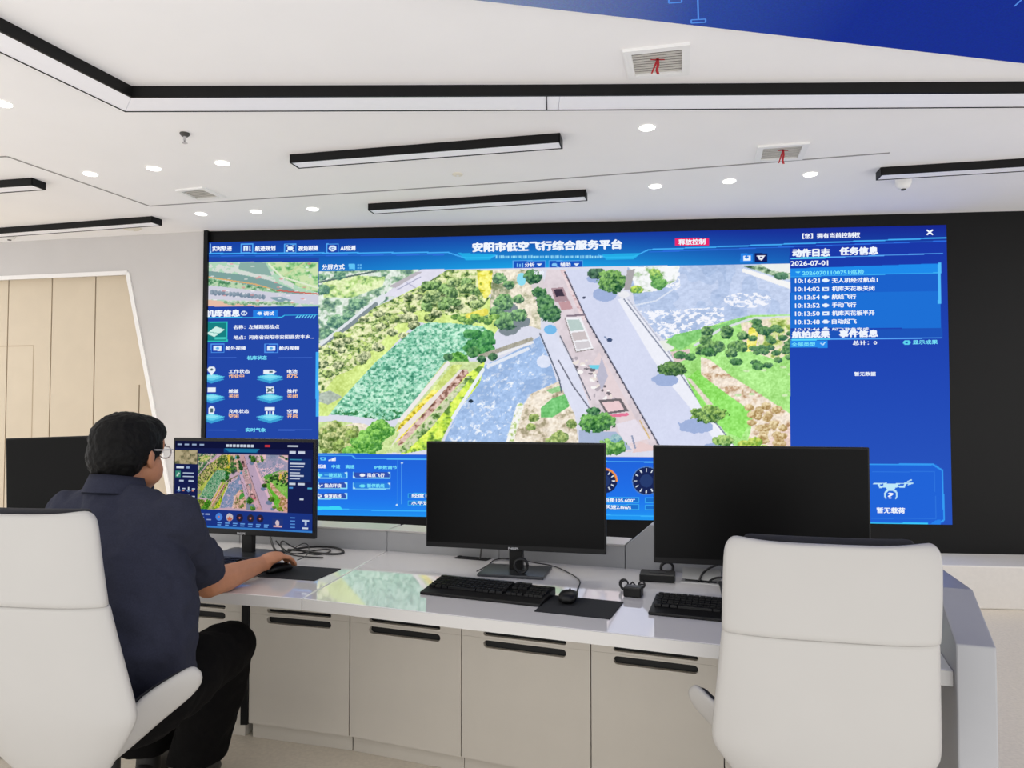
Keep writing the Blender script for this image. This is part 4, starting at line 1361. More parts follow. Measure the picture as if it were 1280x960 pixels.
g = (J - Jb).normalized()
sR = uR * 0.0015; sL = uL * 0.0015
top([J + sR, RF, RBk, Jb + sR]).build('worktop', M['desk'], console, bevel=0.004, world=True)
top([J + sL, Jb + sL, JLb, JL]).build('worktop', M['desk'], console, bevel=0.004, world=True)
top([JL + uL2 * .002, JLb + uL2 * .002, LLb, LL]).build('worktop', M['desk'], console, bevel=0.004, world=True)


# added strip on each worktop front, white darkened to hold down the light
for a, b, n_, in_ in ((J, RF, -nR, .002), (JL, J, -nL, .002), (LL, JL, Vector((-uL2.y, uL2.x, 0)), .002)):
    t = (b - a).normalized()
    q0, q1 = a + t * in_, b - t * in_
    MB().prism([(q0.x, q0.y, DZ - .038), (q1.x, q1.y, DZ - .038), (q1.x, q1.y, DZ - .001), (q0.x, q0.y, DZ - .001)], n_ * .003).build('dimmed_front', M['deskdarker'], console, world=True)


# raised grey back ledge, in panels with seams; white capping
def ledge(a, b, n, h, name='back_panel', cap=True):
    ins = 0.0006
    t = (b - a).normalized()
    a, b = a + t * ins, b - t * ins
    m_ = MB()
    m_.prism([(a.x, a.y, DZ - .3), (a.x, a.y, DZ + h), (a + n * .15).to_tuple()[:2] + (DZ + h,), (a + n * .15).to_tuple()[:2] + (DZ - .3,)], b - a)
    m_.build(name, M['grey'], console, bevel=0.003, world=True)
    if cap:
        c_ = MB(); q = [a + n * -.004, b + n * -.004, b + n * .155, a + n * .155]
        c_.prism([(p.x, p.y, DZ + h) for p in q], (0, 0, 0.008)); c_.build('capping', M['deskdarker'], console, bevel=0.002, world=True)


ledge(JLb, Jb + (JLb - Jb) * 0.5, nL, 0.088); ledge(Jb + (JLb - Jb) * 0.5, Jb, nL, 0.088)
ledge(LLb, JLb, Vector((uL2.y, -uL2.x, 0)), 0.088)
tot = (RBk - Jb).length; ub = (RBk - Jb).normalized()
# notch ends around px 785, then the ledge steps up on a slant
pk = atz(785, 706, DZ)
s_n = (pk - Jb).dot(ub)
for k in range(2):
    a = Jb + ub * s_n * k / 2; b = Jb + ub * s_n * (k + 1) / 2
    ledge(a, b, nR, 0.088)
ph = [(0, -.3), (0, .09), (0.10, 0.18), (0.32, 0.18), (tot - s_n, 0.095), (tot - s_n, -.3)]
a = Jb + ub * (s_n + .001)
hi = MB().prism([(a + ub * q[0]).to_tuple()[:2] + (DZ + q[1],) for q in ph], nR * .15)
hi.build('back_panel', M['grey'], console, bevel=0.004, world=True)

# end panel with facets
nOut = uR
ep = [(0.0, 0.0), (0.0, 0.825), (0.22, 0.912), (0.66, 0.884), (1.02, 0.85), (1.02, 0.0)]
ow = MB().prism([(RF + nR * (q[0] - 0.03)).to_tuple()[:2] + (q[1],) for q in ep], nOut * 0.085)
ow.build('end_panel', M['greyend'], console, bevel=0.004, world=True)
# white leg panels under the far left wing of the desk
for q, q2 in ((JL + uL2 * .05, JLb + uL2 * .05), (LL - uL2 * .08, LLb - uL2 * .08)):
    t = (q2 - q).normalized()
    a, b = q + t * .08, q2 - t * .08
    MB().prism([(a.x, a.y, 0), (b.x, b.y, 0), (b.x, b.y, DZ - .04), (a.x, a.y, DZ - .04)], uL2 * .04).build('leg_panel', M['deskdarker'], console, bevel=.003, world=True)
# upright black bar left of the first cabinet
FREC = 0.42
cl0 = J + nL * FREC
pp = atz(302, 905, 0.08)
MB().box((pp.x, pp.y + 0.05, 0.38), (0.03, 0.05, 0.63)).build('black_upright', M['black'], console, world=True)

# ------------------------------------------------------------------ cabinets under the desk


def cabinet(a, b, n, label, group, z1=0.69, caster=False):
    """front foot points a->b (left to right seen from the room), n = away from the room"""
    t = (b - a); W = t.length; t.normalize()
    ang = math.atan2(t.y, t.x)
    root = thing('storage_cabinet', label, 'cabinet', (a.x, a.y, 0), ang, group)
    # local frame: x along front, y away
    Dp = 0.34
    MB().box((W / 2, Dp / 2 + 0.022, (z1 + .07) / 2), (W - .004, Dp, z1 - .07)).build('carcass', M['cab'], root, bevel=.002)
    MB().box((W / 2, Dp / 2 + 0.03, .035), (W - .002, Dp, .07)).build('plinth', M['cab'], root, bevel=.002)
    zs = 0.5305
    for (nm, z0, zt_, zc_, hh) in (('door', .072, zs - .0003, .509, .0145), ('drawer_front', zs + .0003, z1, .5475, .008)):
        out = [(.002, z0), (W - .002, z0), (W - .002, zt_), (.002, zt_)]
        sl = stadium(W * .18, W * .82, zc_, hh)
        vs, fs = curve_sheet([out, sl], .018)
        m_ = MB(); m_.add([(v.x, .009 - v.z + 0.0, v.y) for v in vs], fs)
        d = m_.build(nm, M['cab'], root)
        m2 = MB(); m2.add([(x, .0185, z) for x, z in stadium(W * .17, W * .83, zc_, hh + .004)], [tuple(range(18))])
        m2.build('handle_slot', M['cavity'], d)
    return root


CG = 'warm white cabinets under the console desk'
fR0 = atz(438, 940, 0.01)
dl_ = atz(577, 900, 0).xy
# right section face line runs parallel to the front edge
off = (fR0 - J).dot(nR)


def on_face(px):
    """plan point where the sight line through px meets the right cabinets' face line"""
    d = ray(px, 700); d2 = Vector((d.x, d.y, 0)).normalized()
    o_ = J + nR * off
    # solve s*d2 = o_ + k*uR
    A = Matrix(((d2.x, -uR.x), (d2.y, -uR.y)))
    s_, k_ = A.inverted() @ Vector((o_.x, o_.y))
    return Vector((o_.x + uR.x * k_, o_.y + uR.y * k_, 0))


c0, c1, c2, c3 = [on_face(x) for x in (438, 577, 738, 903)]
w34 = (c3 - c2).length
cabinet(c0, c1, nR, 'second cabinet right of the seated man, beneath the empty glossy desk stretch', CG)
cabinet(c1, c2, nR, 'cabinet directly under the middle black monitor and keyboard', CG)
cabinet(c2, c3, nR, 'cabinet just left of the right white chair', CG)
cabinet(c3, c3 + uR * w34 * .9, nR, 'cabinet mostly hidden behind the right white chair', CG)
uLr = -uL
cE = c0; cS = c0 + uL * 0.47
cabinet(cS, cE, nL, 'cabinet right beside the seated man\'s knee', CG)
cabinet(cS + uL * .50, cS + uL * .035, nL, 'cabinet with two dark slots behind the seated man\'s thigh', CG)

# ------------------------------------------------------------------ monitors
MW, MH, MT = 0.722, 0.422, 0.022


def make_monitor(lit=False):
    root = thing('monitor', 'x', 'monitor')
    zc_ = 1.055 - DZ        # centre above desk
    MB().box((0, MT / 2 + 0.001, zc_), (MW, MT, MH)).build('housing', M['plastic'], root, bevel=.003)
    MB().box((0, 0.03, zc_), (MW * .5, .03, MH * .55)).build('rear_housing', M['plastic'], root, bevel=.008)
    if not lit:
        MB().box((0, 0, zc_ + .007), (MW - .012, .003, MH - .028)).build('screen', M['screenoff'], root)
    nk = MB().box((0, .055, .14), (.055, .028, .28)); nk.build('stand_neck', M['plastic'], root, bevel=.004)
    MB().box((0, 0.035, .006), (.26, .19, .012)).build('stand_base', M['baseplate'], root, bevel=.003)
    # maker's lettering on the lower bezel
    cu = D.curves.new('t', 'FONT'); cu.body = 'PHILIPS'; cu.size = .013; cu.align_x = 'CENTER'; cu.offset = 0.0003
    ob = D.objects.new('t', cu); COL.objects.link(ob); bpy.context.view_layer.update()
    me = D.meshes.new_from_object(ob.evaluated_get(bpy.context.evaluated_depsgraph_get())); D.objects.remove(ob)
    m_ = MB(); m_.add([(v.co.x, -.0002, v.co.y + zc_ - MH / 2 + .003) for v in me.vertices], [tuple(q.vertices) for q in me.polygons]); D.meshes.remove(me)
    me2 = D.meshes.new('lettering'); me2.from_pydata(m_.v, [], m_.f); me2.materials.append(mat('bezel_lettering', (190, 190, 192), .5))
    lo = D.objects.new('lettering', me2); link(lo, root)
    return root


MG = 'black desktop monitors on the console'
mon = make_monitor()


def set_mon(o, x, y, rz, label, roll=0):
    o.location = (x, y, DZ); o.rotation_euler = (0, roll, rz); o['label'] = label; o['group'] = MG


p = atz(645, 703, DZ); set_mon(mon, 0.005, 2.83, math.radians(-13.5), 'switched-off black monitor in the middle of the desk')
m2_ = copy_tree(mon); set_mon(m2_, .862, 2.53, math.radians(-12.5), 'switched-off black monitor at right, partly behind the right white chair')
m3_ = copy_tree(mon); set_mon(m3_, -2.065, 3.46, math.radians(-3), 'switched-off black monitor at far left behind the man\'s head', math.radians(-2.0))
ml = make_monitor(True); set_mon(ml, -1.185, 3.17, math.radians(-15.5), 'lit monitor in front of the seated man showing the aerial map interface')


def mon_ui(nu, nv):
    s, t = np.meshgrid(np.linspace(0, 1, nu), np.linspace(1, 0, nv))
    s, t = s.ravel(), t.ravel()
    p = Paint(s * 178, t * 100, (24, 32, 82))
    x, y = p.x, p.y
    p.put(y < 8, (18, 22, 62)); p.put(p.rect(65, 8, 110, 13), (22, 70, 130)); p.put(p.poly([(66, 8), (112, 8), (107, 12), (72, 12)]), (40, 150, 190), .7)
    p.put(p.rect(0, 11, 30, 27), (130, 124, 100)); z = p.rect(0, 11, 30, 27); p.leaves(z, (96, 100, 72), (150, 138, 104), (190, 176, 140), 6, 1)
    p.put(p.rect(0, 79, 178, 100), (30, 56, 138)); p.put(y > 98, (60, 130, 210))
    for i in range(8): p.put(p.rect(68 + i * 4.6, 3, 71.6 + i * 4.6, 6), (214, 224, 240))
    p.put(p.rect(118, 3, 125, 5.6), (220, 60, 70)); p.put(p.rect(147, 3, 160, 5), (210, 220, 236))
    for i in range(4): p.put(p.rect(3 + i * 10, 3, 9 + i * 10, 5), (160, 180, 214))
    p.put(p.rect(2, 30, 12, 32.4), (220, 230, 244)); p.put(p.rect(16, 30, 20, 32), (150, 176, 216)); p.put(p.rect(1, 35, 8, 43), (60, 140, 120)); p.put(p.poly([(2, 41), (5, 37), (7, 38), (4, 42)]), (200, 226, 214))
    for yy in (37, 41): p.put(p.rect(11, yy, 26, yy + 1.4), (190, 206, 230))
    for yy in (46,): p.put(p.rect(6, yy, 12, yy + 1.6), (190, 206, 230)); p.put(p.rect(19, yy, 26, yy + 1.6), (190, 206, 230))
    for r in range(3):
        for c in range(2):
            cx, cy = 6 + c * 13, 58 + r * 8.6
            p.put(p.poly([(cx - 3.4, cy), (cx, cy - 1.6), (cx + 3.4, cy), (cx, cy + 1.8)]), (110, 150, 200)); p.put(p.rect(cx - 1, cy - 3.6, cx + 1, cy - .6), (220, 230, 244))
            p.put(p.rect(cx + 4.4, cy - 2.6, cx + 8.4, cy - 1.4), (200, 214, 236)); p.put(p.rect(cx + 4.4, cy - .6, cx + 7.4, cy + .6), (226, 150, 130))
    p.put(p.rect(149, 10, 157, 13), (214, 224, 240)); p.put(p.rect(160, 10, 168, 13), (214, 224, 240))
    p.put(p.rect(148, 18, 176, 44), (26, 50, 110)); p.put(p.rect(150, 18.5, 164, 20), (60, 150, 180))
    for i, w in enumerate((18, 17, 13, 12, 17, 12)): p.put(p.rect(150, 23 + i * 3.4, 150 + w, 24.4 + i * 3.4), (206, 216, 236))
    p.put(p.rect(149, 45, 157, 47.4), (214, 224, 240)); p.put(p.rect(160, 45, 168, 47.4), (214, 224, 240)); p.put(p.rect(149, 50, 154, 51.6), (80, 150, 220)); p.put(p.rect(172, 50, 177, 51.6), (80, 180, 220)); p.put(p.rect(162, 62.5, 167, 64), (214, 224, 240))
    for (cx, c) in ((60, (80, 140, 230)), (74, (206, 200, 206)), (87, (40, 34, 60)), (101, (44, 40, 60)), (113, (40, 36, 66))):
        p.put(p.ell(cx, 87, 4.4, 4.4), c); p.put(p.ell(cx, 87, 1.2, 1.2), (220, 120, 90))
    p.put(p.poly([(70, 87), (78, 87), (76, 91), (72, 91)]), (200, 110, 90))
    for i in range(7): p.put(p.rect(58 + i * 10, 93, 64 + i * 10, 94.4), (110, 170, 240)); p.put(p.rect(58 + i * 10, 95.4, 63 + i * 10, 96.6), (110, 170, 240))
    for (cx, cy) in ((16, 88), (26, 90), (34, 84), (42, 84), (34, 88), (44, 90)): p.put(p.rect(cx, cy, cx + 6, cy + 1.4), (150, 170, 216))
    p.put(p.rect(128, 86, 142, 95), (40, 60, 130)); p.put(p.ell(135, 91, 2.4, 3.4), (220, 200, 210)); p.put(p.rect(130, 94, 141, 95.4), (230, 180, 180))
    for i in range(4): p.put(p.rect(151, 84 + i * 3.4, 157, 85.2 + i * 3.4), (90, 150, 226))
    p.put(p.rect(166, 86, 174, 88), (200, 216, 240)); p.put(p.rect(169, 88, 171, 92), (180, 200, 236)); p.put(p.rect(166, 94.6, 173, 96.2), (214, 224, 240))
    zone = (x > 31) & (x < 147.5) & (y > 14.5) & (y < 79)
    ss = (x[zone] - 31) / 116.5; tt = (y[zone] - 14.5) / 64.5
    vx = 398 + 590 * ss; vy = 339 - 10 * ss + tt * (227 + 17 * ss)
    v = paint_video(vx, vy)
    g_ = v.mean(-1, keepdims=True)
    v = (v - 128) * 1.0 + 108
    lum = np.clip((g_ - 170) / 60, 0, 1)
    v = v + lum * np.array([24, -10, 14])
    p.c[zone] = np.clip(v * np.array([1.0, .96, .88]), 0, 255)
    return p.c


nu, nv = 300, 170
cols = mon_ui(nu, nv)
sw, sh = MW - .022, MH - .040
R_ = Matrix.Rotation(math.radians(-15.5), 3, 'Z')
oo = Vector((-1.185, 3.17, DZ)) + R_ @ Vector((-sw / 2, -.001, 1.055 - DZ - sh / 2 + .006))
ds = grid_screen('screen', np.array(oo), np.array(R_ @ Vector((sw, 0, 0))), np.array([0, 0, sh]), nu, nv, cols.reshape(-1, 3), mat_screen('monitor_picture', .85), ml)

# ------------------------------------------------------------------ keyboards, mice, pads


def make_keyboard():
    root = thing('keyboard', 'x', 'keyboard')
    W, Dk = .445, .165
    t = MB()
    prof = [(-Dk / 2, .0), (-Dk / 2, .010), (-Dk / 2 + .05, .016), (Dk / 2 - .005, .030), (Dk / 2, .026), (Dk / 2, .0)]
    t.prism([(-W / 2, y, z) for y, z in prof], (W, 0, 0))
    t.build('body', M['plastic'], root, bevel=.003)
    k = MB()
    xs = [(-.212, 15, .0190, -1), (.083, 3, .0190, -1), (.148, 4, .0165, -1)]
    for r in range(6):
        y = Dk / 2 - .018 - r * .0182
        z = .0305 - (.014 / (Dk - .055)) * (.0182 * r + .013) + .0035
        for (x0, n, p_, _) in xs:
            nn = n
            if x0 > 0 and x0 < .1 and r == 4: cols_ = [1]
            elif x0 > 0 and x0 < .1 and r == 3: cols_ = []
            elif x0 > .1 and r == 0: cols_ = []
            else: cols_ = list(range(nn))
            if n == 15 and r == 5:
                for (a, w) in ((0, 1.2), (1.3, 1.2), (2.6, 1.2), (3.9, 5.6), (9.6, 1.2), (10.9, 1.2), (12.2, 1.2), (13.5, 1.3)):
                    k.box((x0 + (a + w / 2) * p_, y, z), ((w - .1) * p_, .0155, .008))
                continue
            for c in cols_:
                k.box((x0 + (c + .5) * p_, y, z), (p_ - .0022, .0155, .008))
    ko = k.build('keys', M['keys'], root)
    ko['kind'] = 'stuff'
    return root


KG = 'black full-size keyboards on the desk'
kb = make_keyboard()


def place(o, x, y, rz, label, group, z=DZ):
    o.location = (x, y, z); o.rotation_euler = (0, 0, rz); o['label'] = label
    if group: o['group'] = group
    return o


yR = math.atan2(uR.y, uR.x); yL = math.atan2(-uL.y, -uL.x)
place(kb, -.085, 2.53, yR - .02, 'black keyboard in front of the middle monitor', KG)
place(copy_tree(kb), .665, 2.285, yR, 'black keyboard at right, its right end behind the white chair', KG)
place(copy_tree(kb), -1.19, 2.92, yL + .02, 'black keyboard under the seated man\'s lit monitor', KG)


def make_mouse():
    root = thing('mouse', 'x', 'mouse')
    m_ = MB()
    m_.loft([((0, -.055, .012), (1, 0, 0), (0, 0, 1), .012, .006), ((0, -.048, .016), (1, 0, 0), (0, 0, 1), .027, .015), ((0, -.02, .019), (1, 0, 0), (0, 0, 1), .031, .019), ((0, .015, .017), (1, 0, 0), (0, 0, 1), .030, .017), ((0, .045, .013), (1, 0, 0), (0, 0, 1), .027, .012), ((0, .056, .010), (1, 0, 0), (0, 0, 1), .018, .006)], 20, 2.4)
    m_.build('shell', M['plastic'], root, smooth=True)
    MB().box((0, .032, .0285), (.006, .018, .007)).build('scroll_wheel', M['keys'], root, bevel=.002)
    return root


ms = make_mouse(); place(ms, .19, 2.44, yR + .15, 'black mouse on the pad right of the middle keyboard', 'black computer mice', DZ + .0035)
ms2 = copy_tree(ms); place(ms2, -.922, 2.868, yL - .35, 'black mouse under the seated man\'s right hand', 'black computer mice', DZ + .0035)


def make_pad():
    o = MB().box((0, 0, .0015), (.245, .205, .003)).build('mouse_pad', M['pad'])
    return o


pd = make_pad(); tag(pd, 'black mouse pad with mouse right of the middle keyboard', 'mouse pad', 'black cloth mouse pads')
place(pd, .222, 2.375, yR, pd['label'], None)
pd2 = copy_tree(pd); place(pd2, -.835, 2.86, yL, 'black mouse pad under the seated man\'s hand', None)


def cable(name, pts, r, label, cat='cable', m='cable'):
    cu = D.curves.new(name, 'CURVE'); cu.dimensions = '3D'; cu.bevel_depth = r; cu.bevel_resolution = 2; cu.resolution_u = 6
    sp = cu.splines.new('NURBS'); sp.points.add(len(pts) - 1)
    for q, p_ in zip(sp.points, pts): q.co = (*p_, 1)
    sp.use_endpoint_u = True; sp.order_u = 3
    ob = D.objects.new(name, cu); COL.objects.link(ob); bpy.context.view_layer.update()
    me = D.meshes.new_from_object(ob.evaluated_get(bpy.context.evaluated_depsgraph_get())); D.objects.remove(ob)
    me.materials.clear(); me.materials.append(M[m])
    me.polygons.foreach_set('use_smooth', [True] * len(me.polygons))
    o = D.objects.new(name, me); COL.objects.link(o)
    tag(o, label, cat)
    return o


def dk(px, py, h=0.0035):
    p_ = atz(px, py, DZ + h); return (p_.x, p_.y, p_.z)


cable('mouse_cable', [dk(708, 742, .012), dk(721, 744, .006), dk(722, 735), dk(727, 726), dk(712, 716), dk(692, 707), dk(672, 704), dk(655, 701, .03)], .0022, 'thin black cable of the mouse on the right pad')
cable('keyboard_cable', [dk(596, 714, .02), dk(612, 706), dk(616, 700), dk(632, 697), dk(648, 702, .02), dk(656, 712, .014), dk(648, 718, .014)], .0022, 'thin black cable behind the middle keyboard')
cable('power_cable', [dk(338, 672, .06), dk(342, 688, .02), dk(352, 692), dk(368, 686), dk(392, 683), dk(420, 684), dk(432, 690), dk(424, 693), dk(400, 692), dk(378, 688), dk(360, 687)], .005, 'thick black cable looped on the desk right of the lit monitor')
cable('signal_cable', [dk(345, 676, .05), dk(356, 690, .01), dk(372, 693), dk(392, 688), dk(412, 686), dk(414, 690), dk(396, 694), dk(380, 690), dk(362, 682, .04), dk(352, 674, .06), dk(350, 684, .03), dk(362, 696), dk(404, 697)], .003, 'tangled thin black cable right of the lit monitor')
cable('mouse_cable', [dk(372, 700, .02), dk(384, 696, .012), dk(387, 684, .03), dk(382, 678, .05), dk(372, 682, .03), dk(362, 690)], .002, 'thin black cable arching in front of the seated man\'s fingers')

# cable coil below the middle monitor
pc_ = Vector((0.035, 2.80, DZ + .05))
coil = MB()
prev = []
for k in range(80):
    a = k / 80 * 2 * math.pi * 4
    r = .026 - .003 * (k % 7) / 7
    prev.append((pc_.x + r * math.cos(a), pc_.y - .006 + .012 * k / 80, pc_.z - .008 + r * 1.1 * math.sin(a)))
coil.tube(prev, .005, 6)
co = coil.build('cable_coil', M['cable'], None, smooth=True); tag(co, 'round black coil of cable hanging at the middle monitor\'s stand', 'cable')


def grommet(px, py, w, d, rz, label, metal=True):
    p_ = atz(px, py, DZ)
    root = thing('cable_outlet', label, 'outlet', (p_.x, p_.y, DZ), rz)
    f = MB()
    for (cx, cy, sx_, sy_) in ((0, d / 2 - .006, w, .012), (0, -d / 2 + .006, w, .012), (-w / 2 + .006, 0, .012, d - .024), (w / 2 - .006, 0, .012, d - .024)):
        f.box((cx, cy, .0015), (sx_, sy_, .003))
    f.build('frame', M['traymetal'] if metal else M['black'], root)
    MB().box((0, 0, .0008), (w - .024, d - .024, .0012)).build('opening', M['cavity'], root)
    if metal:
        MB().box((0, d / 2 - .004, .022), (w, .003, .044), mtx=Matrix.Rotation(-.35, 3, 'X')).build('flap', M['traymetal'], root)


grommet(592, 697.5, .15, .07, yR, 'black cable outlet in the desk behind the middle keyboard', False)
grommet(876, 727, .14, .06, yR, 'grey metal cable outlet with raised flap behind the right keyboard')
cable('power_cable', [dk(874, 727, .004), (dk(876, 722)[0], dk(876, 722)[1], DZ + .03), (.80, 2.66, DZ + .09), (.84, 2.63, DZ + .16)], .004, 'black cable rising from the right desk outlet to the monitor')
cable('power_cable', [dk(885, 728, .005), dk(892, 722, .02), dk(905, 722, .03), dk(925, 722, .02)], .004, 'black cable lying beside the right desk outlet')
cable('outlet_cable', [dk(600, 699, .004), dk(601, 694, .03), (-.12, 2.92, DZ + .12)], .0035, 'black cable rising from the left outlet to the middle monitor')

# adapter and small box
p_ = atz(793, 747, DZ); ad = thing('power_adapter', 'small black power adapter on the desk left of the right keyboard', 'adapter', (p_.x, p_.y + .02, DZ), yR)
MB().box((0, 0, .017), (.062, .05, .034)).build('body', M['plastic'], ad, bevel=.005)
MB().box((0, 0, .0345), (.04, .028, .001)).build('rating_label', M['keys'], ad)
ci = MB()
b0 = atz(783, 732, DZ + .03)
tp = []
for k in range(60):
    a = k / 60 * 2 * math.pi * 4
    tp.append((b0.x + .014 * math.cos(a), b0.y + .05 + .012 * math.sin(a * .5), DZ + .022 + .016 * math.sin(a)))
tp += [(b0.x + .03, b0.y + .05, DZ + .03), (b0.x + .045, b0.y + .055, DZ + .012), (b0.x + .06, b0.y + .06, DZ + .02)]
for k in range(30):
    a = k / 30 * 2 * math.pi * 2
    tp.append((b0.x + .066 + .011 * math.cos(a), b0.y + .07, DZ + .016 + .011 * math.sin(a)))
ci.tube(tp, .0035, 6)
o = ci.build('adapter_cable', M['cable'], None, smooth=True); tag(o, 'bundled thin black cable behind the small power adapter', 'cable')
p_ = atz(824, 727, DZ); bx_ = thing('desktop_box', 'flat black box on the desk beneath the right monitor', 'box', (p_.x, p_.y + .03, DZ), yR + .1)
MB().box((0, 0, .014), (.13, .09, .028)).build('body', M['plastic'], bx_, bevel=.004)
MB().box((0, 0, .0288), (.06, .03, .0012)).build('top_badge', M['keys'], bx_)
cb = MB(); c0_ = Vector((p_.x + .05, p_.y + .09, DZ + .03)); tp = []
for k in range(50):
    a = k / 50 * 2 * math.pi * 3.5; tp.append((c0_.x + .024 * math.cos(a), c0_.y + .012 * k / 50, c0_.z + .022 * math.sin(a)))
cb.tube(tp, .005, 6)
o = cb.build('cable_coil', M['cable'], None, smooth=True); tag(o, 'black coil of cable behind the flat black box', 'cable')

# ------------------------------------------------------------------ chairs


def shell_sheet(rows, k_side, nseg=18, pw=3.0):
    vs, fs = [], []
    for (z, hw, y) in rows:
        for i in range(nseg + 1):
            s_ = -1 + 2 * i / nseg
            vs.append((hw * s_, y + k_side * abs(s_) ** pw, z))
    n = nseg + 1
    for r in range(len(rows) - 1):
        for i in range(nseg): fs.append((r * n + i, r * n + i + 1, (r + 1) * n + i + 1, (r + 1) * n + i))
    return vs, fs


def solid(vs, fs, th, name, m, parent, sub=1, bev=0.0, off=1):
    me = D.meshes.new(name); me.from_pydata([tuple(v) for v in vs], [], fs); me.materials.append(m)
    o = D.objects.new(name, me); link(o, parent)
    so = o.modifiers.new('so', 'SOLIDIFY'); so.thickness = th; so.offset = off
    if sub: sb = o.modifiers.new('sb', 'SUBSURF'); sb.levels = sub; sb.render_levels = sub
    evaluated(o)
    o.data.polygons.foreach_set('use_smooth', [True] * len(o.data.polygons))
    return o


def make_chair():
    root = thing('executive_chair', 'x', 'chair')
    lower = [(.43, .10, -.205), (.455, .125, -.215), (.50, .164, -.233), (.55, .203, -.25), (.595, .236, -.266), (.615, .248, -.272), (.635, .2535, -.278), (.69, .249, -.293), (.78, .241, -.318), (.86, .234, -.340), (.912, .23, -.353), (.9155, .2295, -.354)]
    v, f = shell_sheet(lower, .032, pw=4); solid(v, f, .022, 'back_shell', M['shell'], root)
    head = [(.9165, .23, -.3555), (.92, .2305, -.357), (1.0, .229, -.374), (1.07, .227, -.385), (1.108, .225, -.389), (1.124, .219, -.390), (1.133, .203, -.390)]
    v, f = shell_sheet(head, .03, pw=4); solid(v, f, .0235, 'headrest_shell', M['shell'], root)
    cu_ = [(.54, .13, -.20), (.60, .185, -.235), (.75, .197, -.275), (.9, .193, -.315), (1.05, .19, -.35), (1.10, .188, -.358), (1.13, .182, -.364), (1.140, .178, -.365)]
    v, f = shell_sheet(cu_, .03); solid(v, f, .04, 'back_cushion', M['cushion'], root, off=0)
    # seat
    MB().box((0, -.03, .545), (.29, .30, .05)).build('seat_cushion', M['cushion'], root, bevel=.02, bseg=3, smooth=True)
    MB().loft([((0, 0.01, z), (1, 0, 0), (0, 1, 0), a, b) for z, a, b in ((.455, .07, .08), (.47, .09, .11), (.50, .11, .13), (.52, .115, .135))], 28, 3.2).build('seat_shell', M['shell'], root, smooth=True)
    for s_ in (-1, 1):
        topc = [(.09, -.215, .455), (.135, -.205, .535), (.18, -.17, .612), (.215, -.14, .642), (.258, -.11, .668), (.280, -.085, .682), (.290, -.07, .680)]
        botc = [(.075, -.19, .430), (.11, -.14, .45), (.155, -.09, .493), (.20, -.07, .535), (.25, -.055, .575), (.290, -.05, .612), (.300, -.055, .645)]
        vs, fs = [], []
        nn = 6
        for a, b in zip(topc, botc):
            for k in range(nn):
                q = Vector(a).lerp(Vector(b), k / (nn - 1)); bul = .012 * math.sin(math.pi * k / (nn - 1))
                vs.append((s_ * (q.x + bul), q.y, q.z))
        for i in range(len(topc) - 1):
            for k in range(nn - 1): fs.append((i * nn + k, i * nn + k + 1, (i + 1) * nn + k + 1, (i + 1) * nn + k))
        solid(vs, fs, .016, 'arm_wing', M['shell'], root, off=0)
        vs2 = [(s_ * (abs(v_[0]) - .016), v_[1] - .004, v_[2] - .004) for v_ in vs]
        solid(vs2, fs, .014, 'arm_pad', M['cushion'], root, off=0)
    MB().loft([((0, 0, z), (1, 0, 0), (0, 1, 0), r, r) for z, r in ((.09, .03), (.22, .03), (.221, .021), (.455, .021))], 16).build('gas_column', M['plastic'], root, angle=40)
    MB().box((0, 0, .445), (.12, .16, .02)).build('tilt_mechanism', M['plastic'], root, bevel=.004)
    MB().loft([((0, 0, z), (1, 0, 0), (0, 1, 0), r, r) for z, r in ((.075, .045), (.11, .04))], 16).build('base_hub', M['plastic'], root, angle=40)
    for k in range(5):
        a = 2 * math.pi * k / 5 + .35
        d = Vector((math.cos(a), math.sin(a), 0)); sd = Vector((-d.y, d.x, 0))
        leg = MB().loft([(d * .03 + Vector((0, 0, .092)), sd, (0, 0, 1), .024, .016), (d * .18 + Vector((0, 0, .085)), sd, (0, 0, 1), .018, .012), (d * .30 + Vector((0, 0, .072)), sd, (0, 0, 1), .014, .010)], 10, 3).build('base_leg', M['plastic'], root, smooth=True)
        cs = MB()
        for o_ in (-.012, .012):
            c_ = d * .30 + sd * o_
            cs.loft([(c_ + sd * q + Vector((0, 0, .027)), d, (0, 0, 1), .027, .027) for q in (-.008, .008)], 14)
        cs.box(d * .30 + Vector((0, 0, .05)), (.02, .02, .03), rz=a)
        cs.build('caster', M['plastic'], leg, angle=40)
    return root


ch = make_chair()
HG = 'white shell executive chairs facing the desk'
place(ch, -1.140, 2.09, math.radians(-8), 'white high-backed shell chair at left, with the man sitting in it', HG, 0)
place(copy_tree(ch), .80, 2.00, math.radians(-13), 'empty white high-backed shell chair at right, seen from behind', HG, -.0)
# gas lifts: the man's seat is up 2 cm, the empty chair's down 3.5 cm
for c_, dz_ in zip([o for o in D.objects if o.get('category') == 'chair'], (.02, -.035)):
    for o in [o for o in D.objects if o.parent == c_]:
        if not o.name.startswith(('base_', 'gas_')):
            o.location.z += dz_

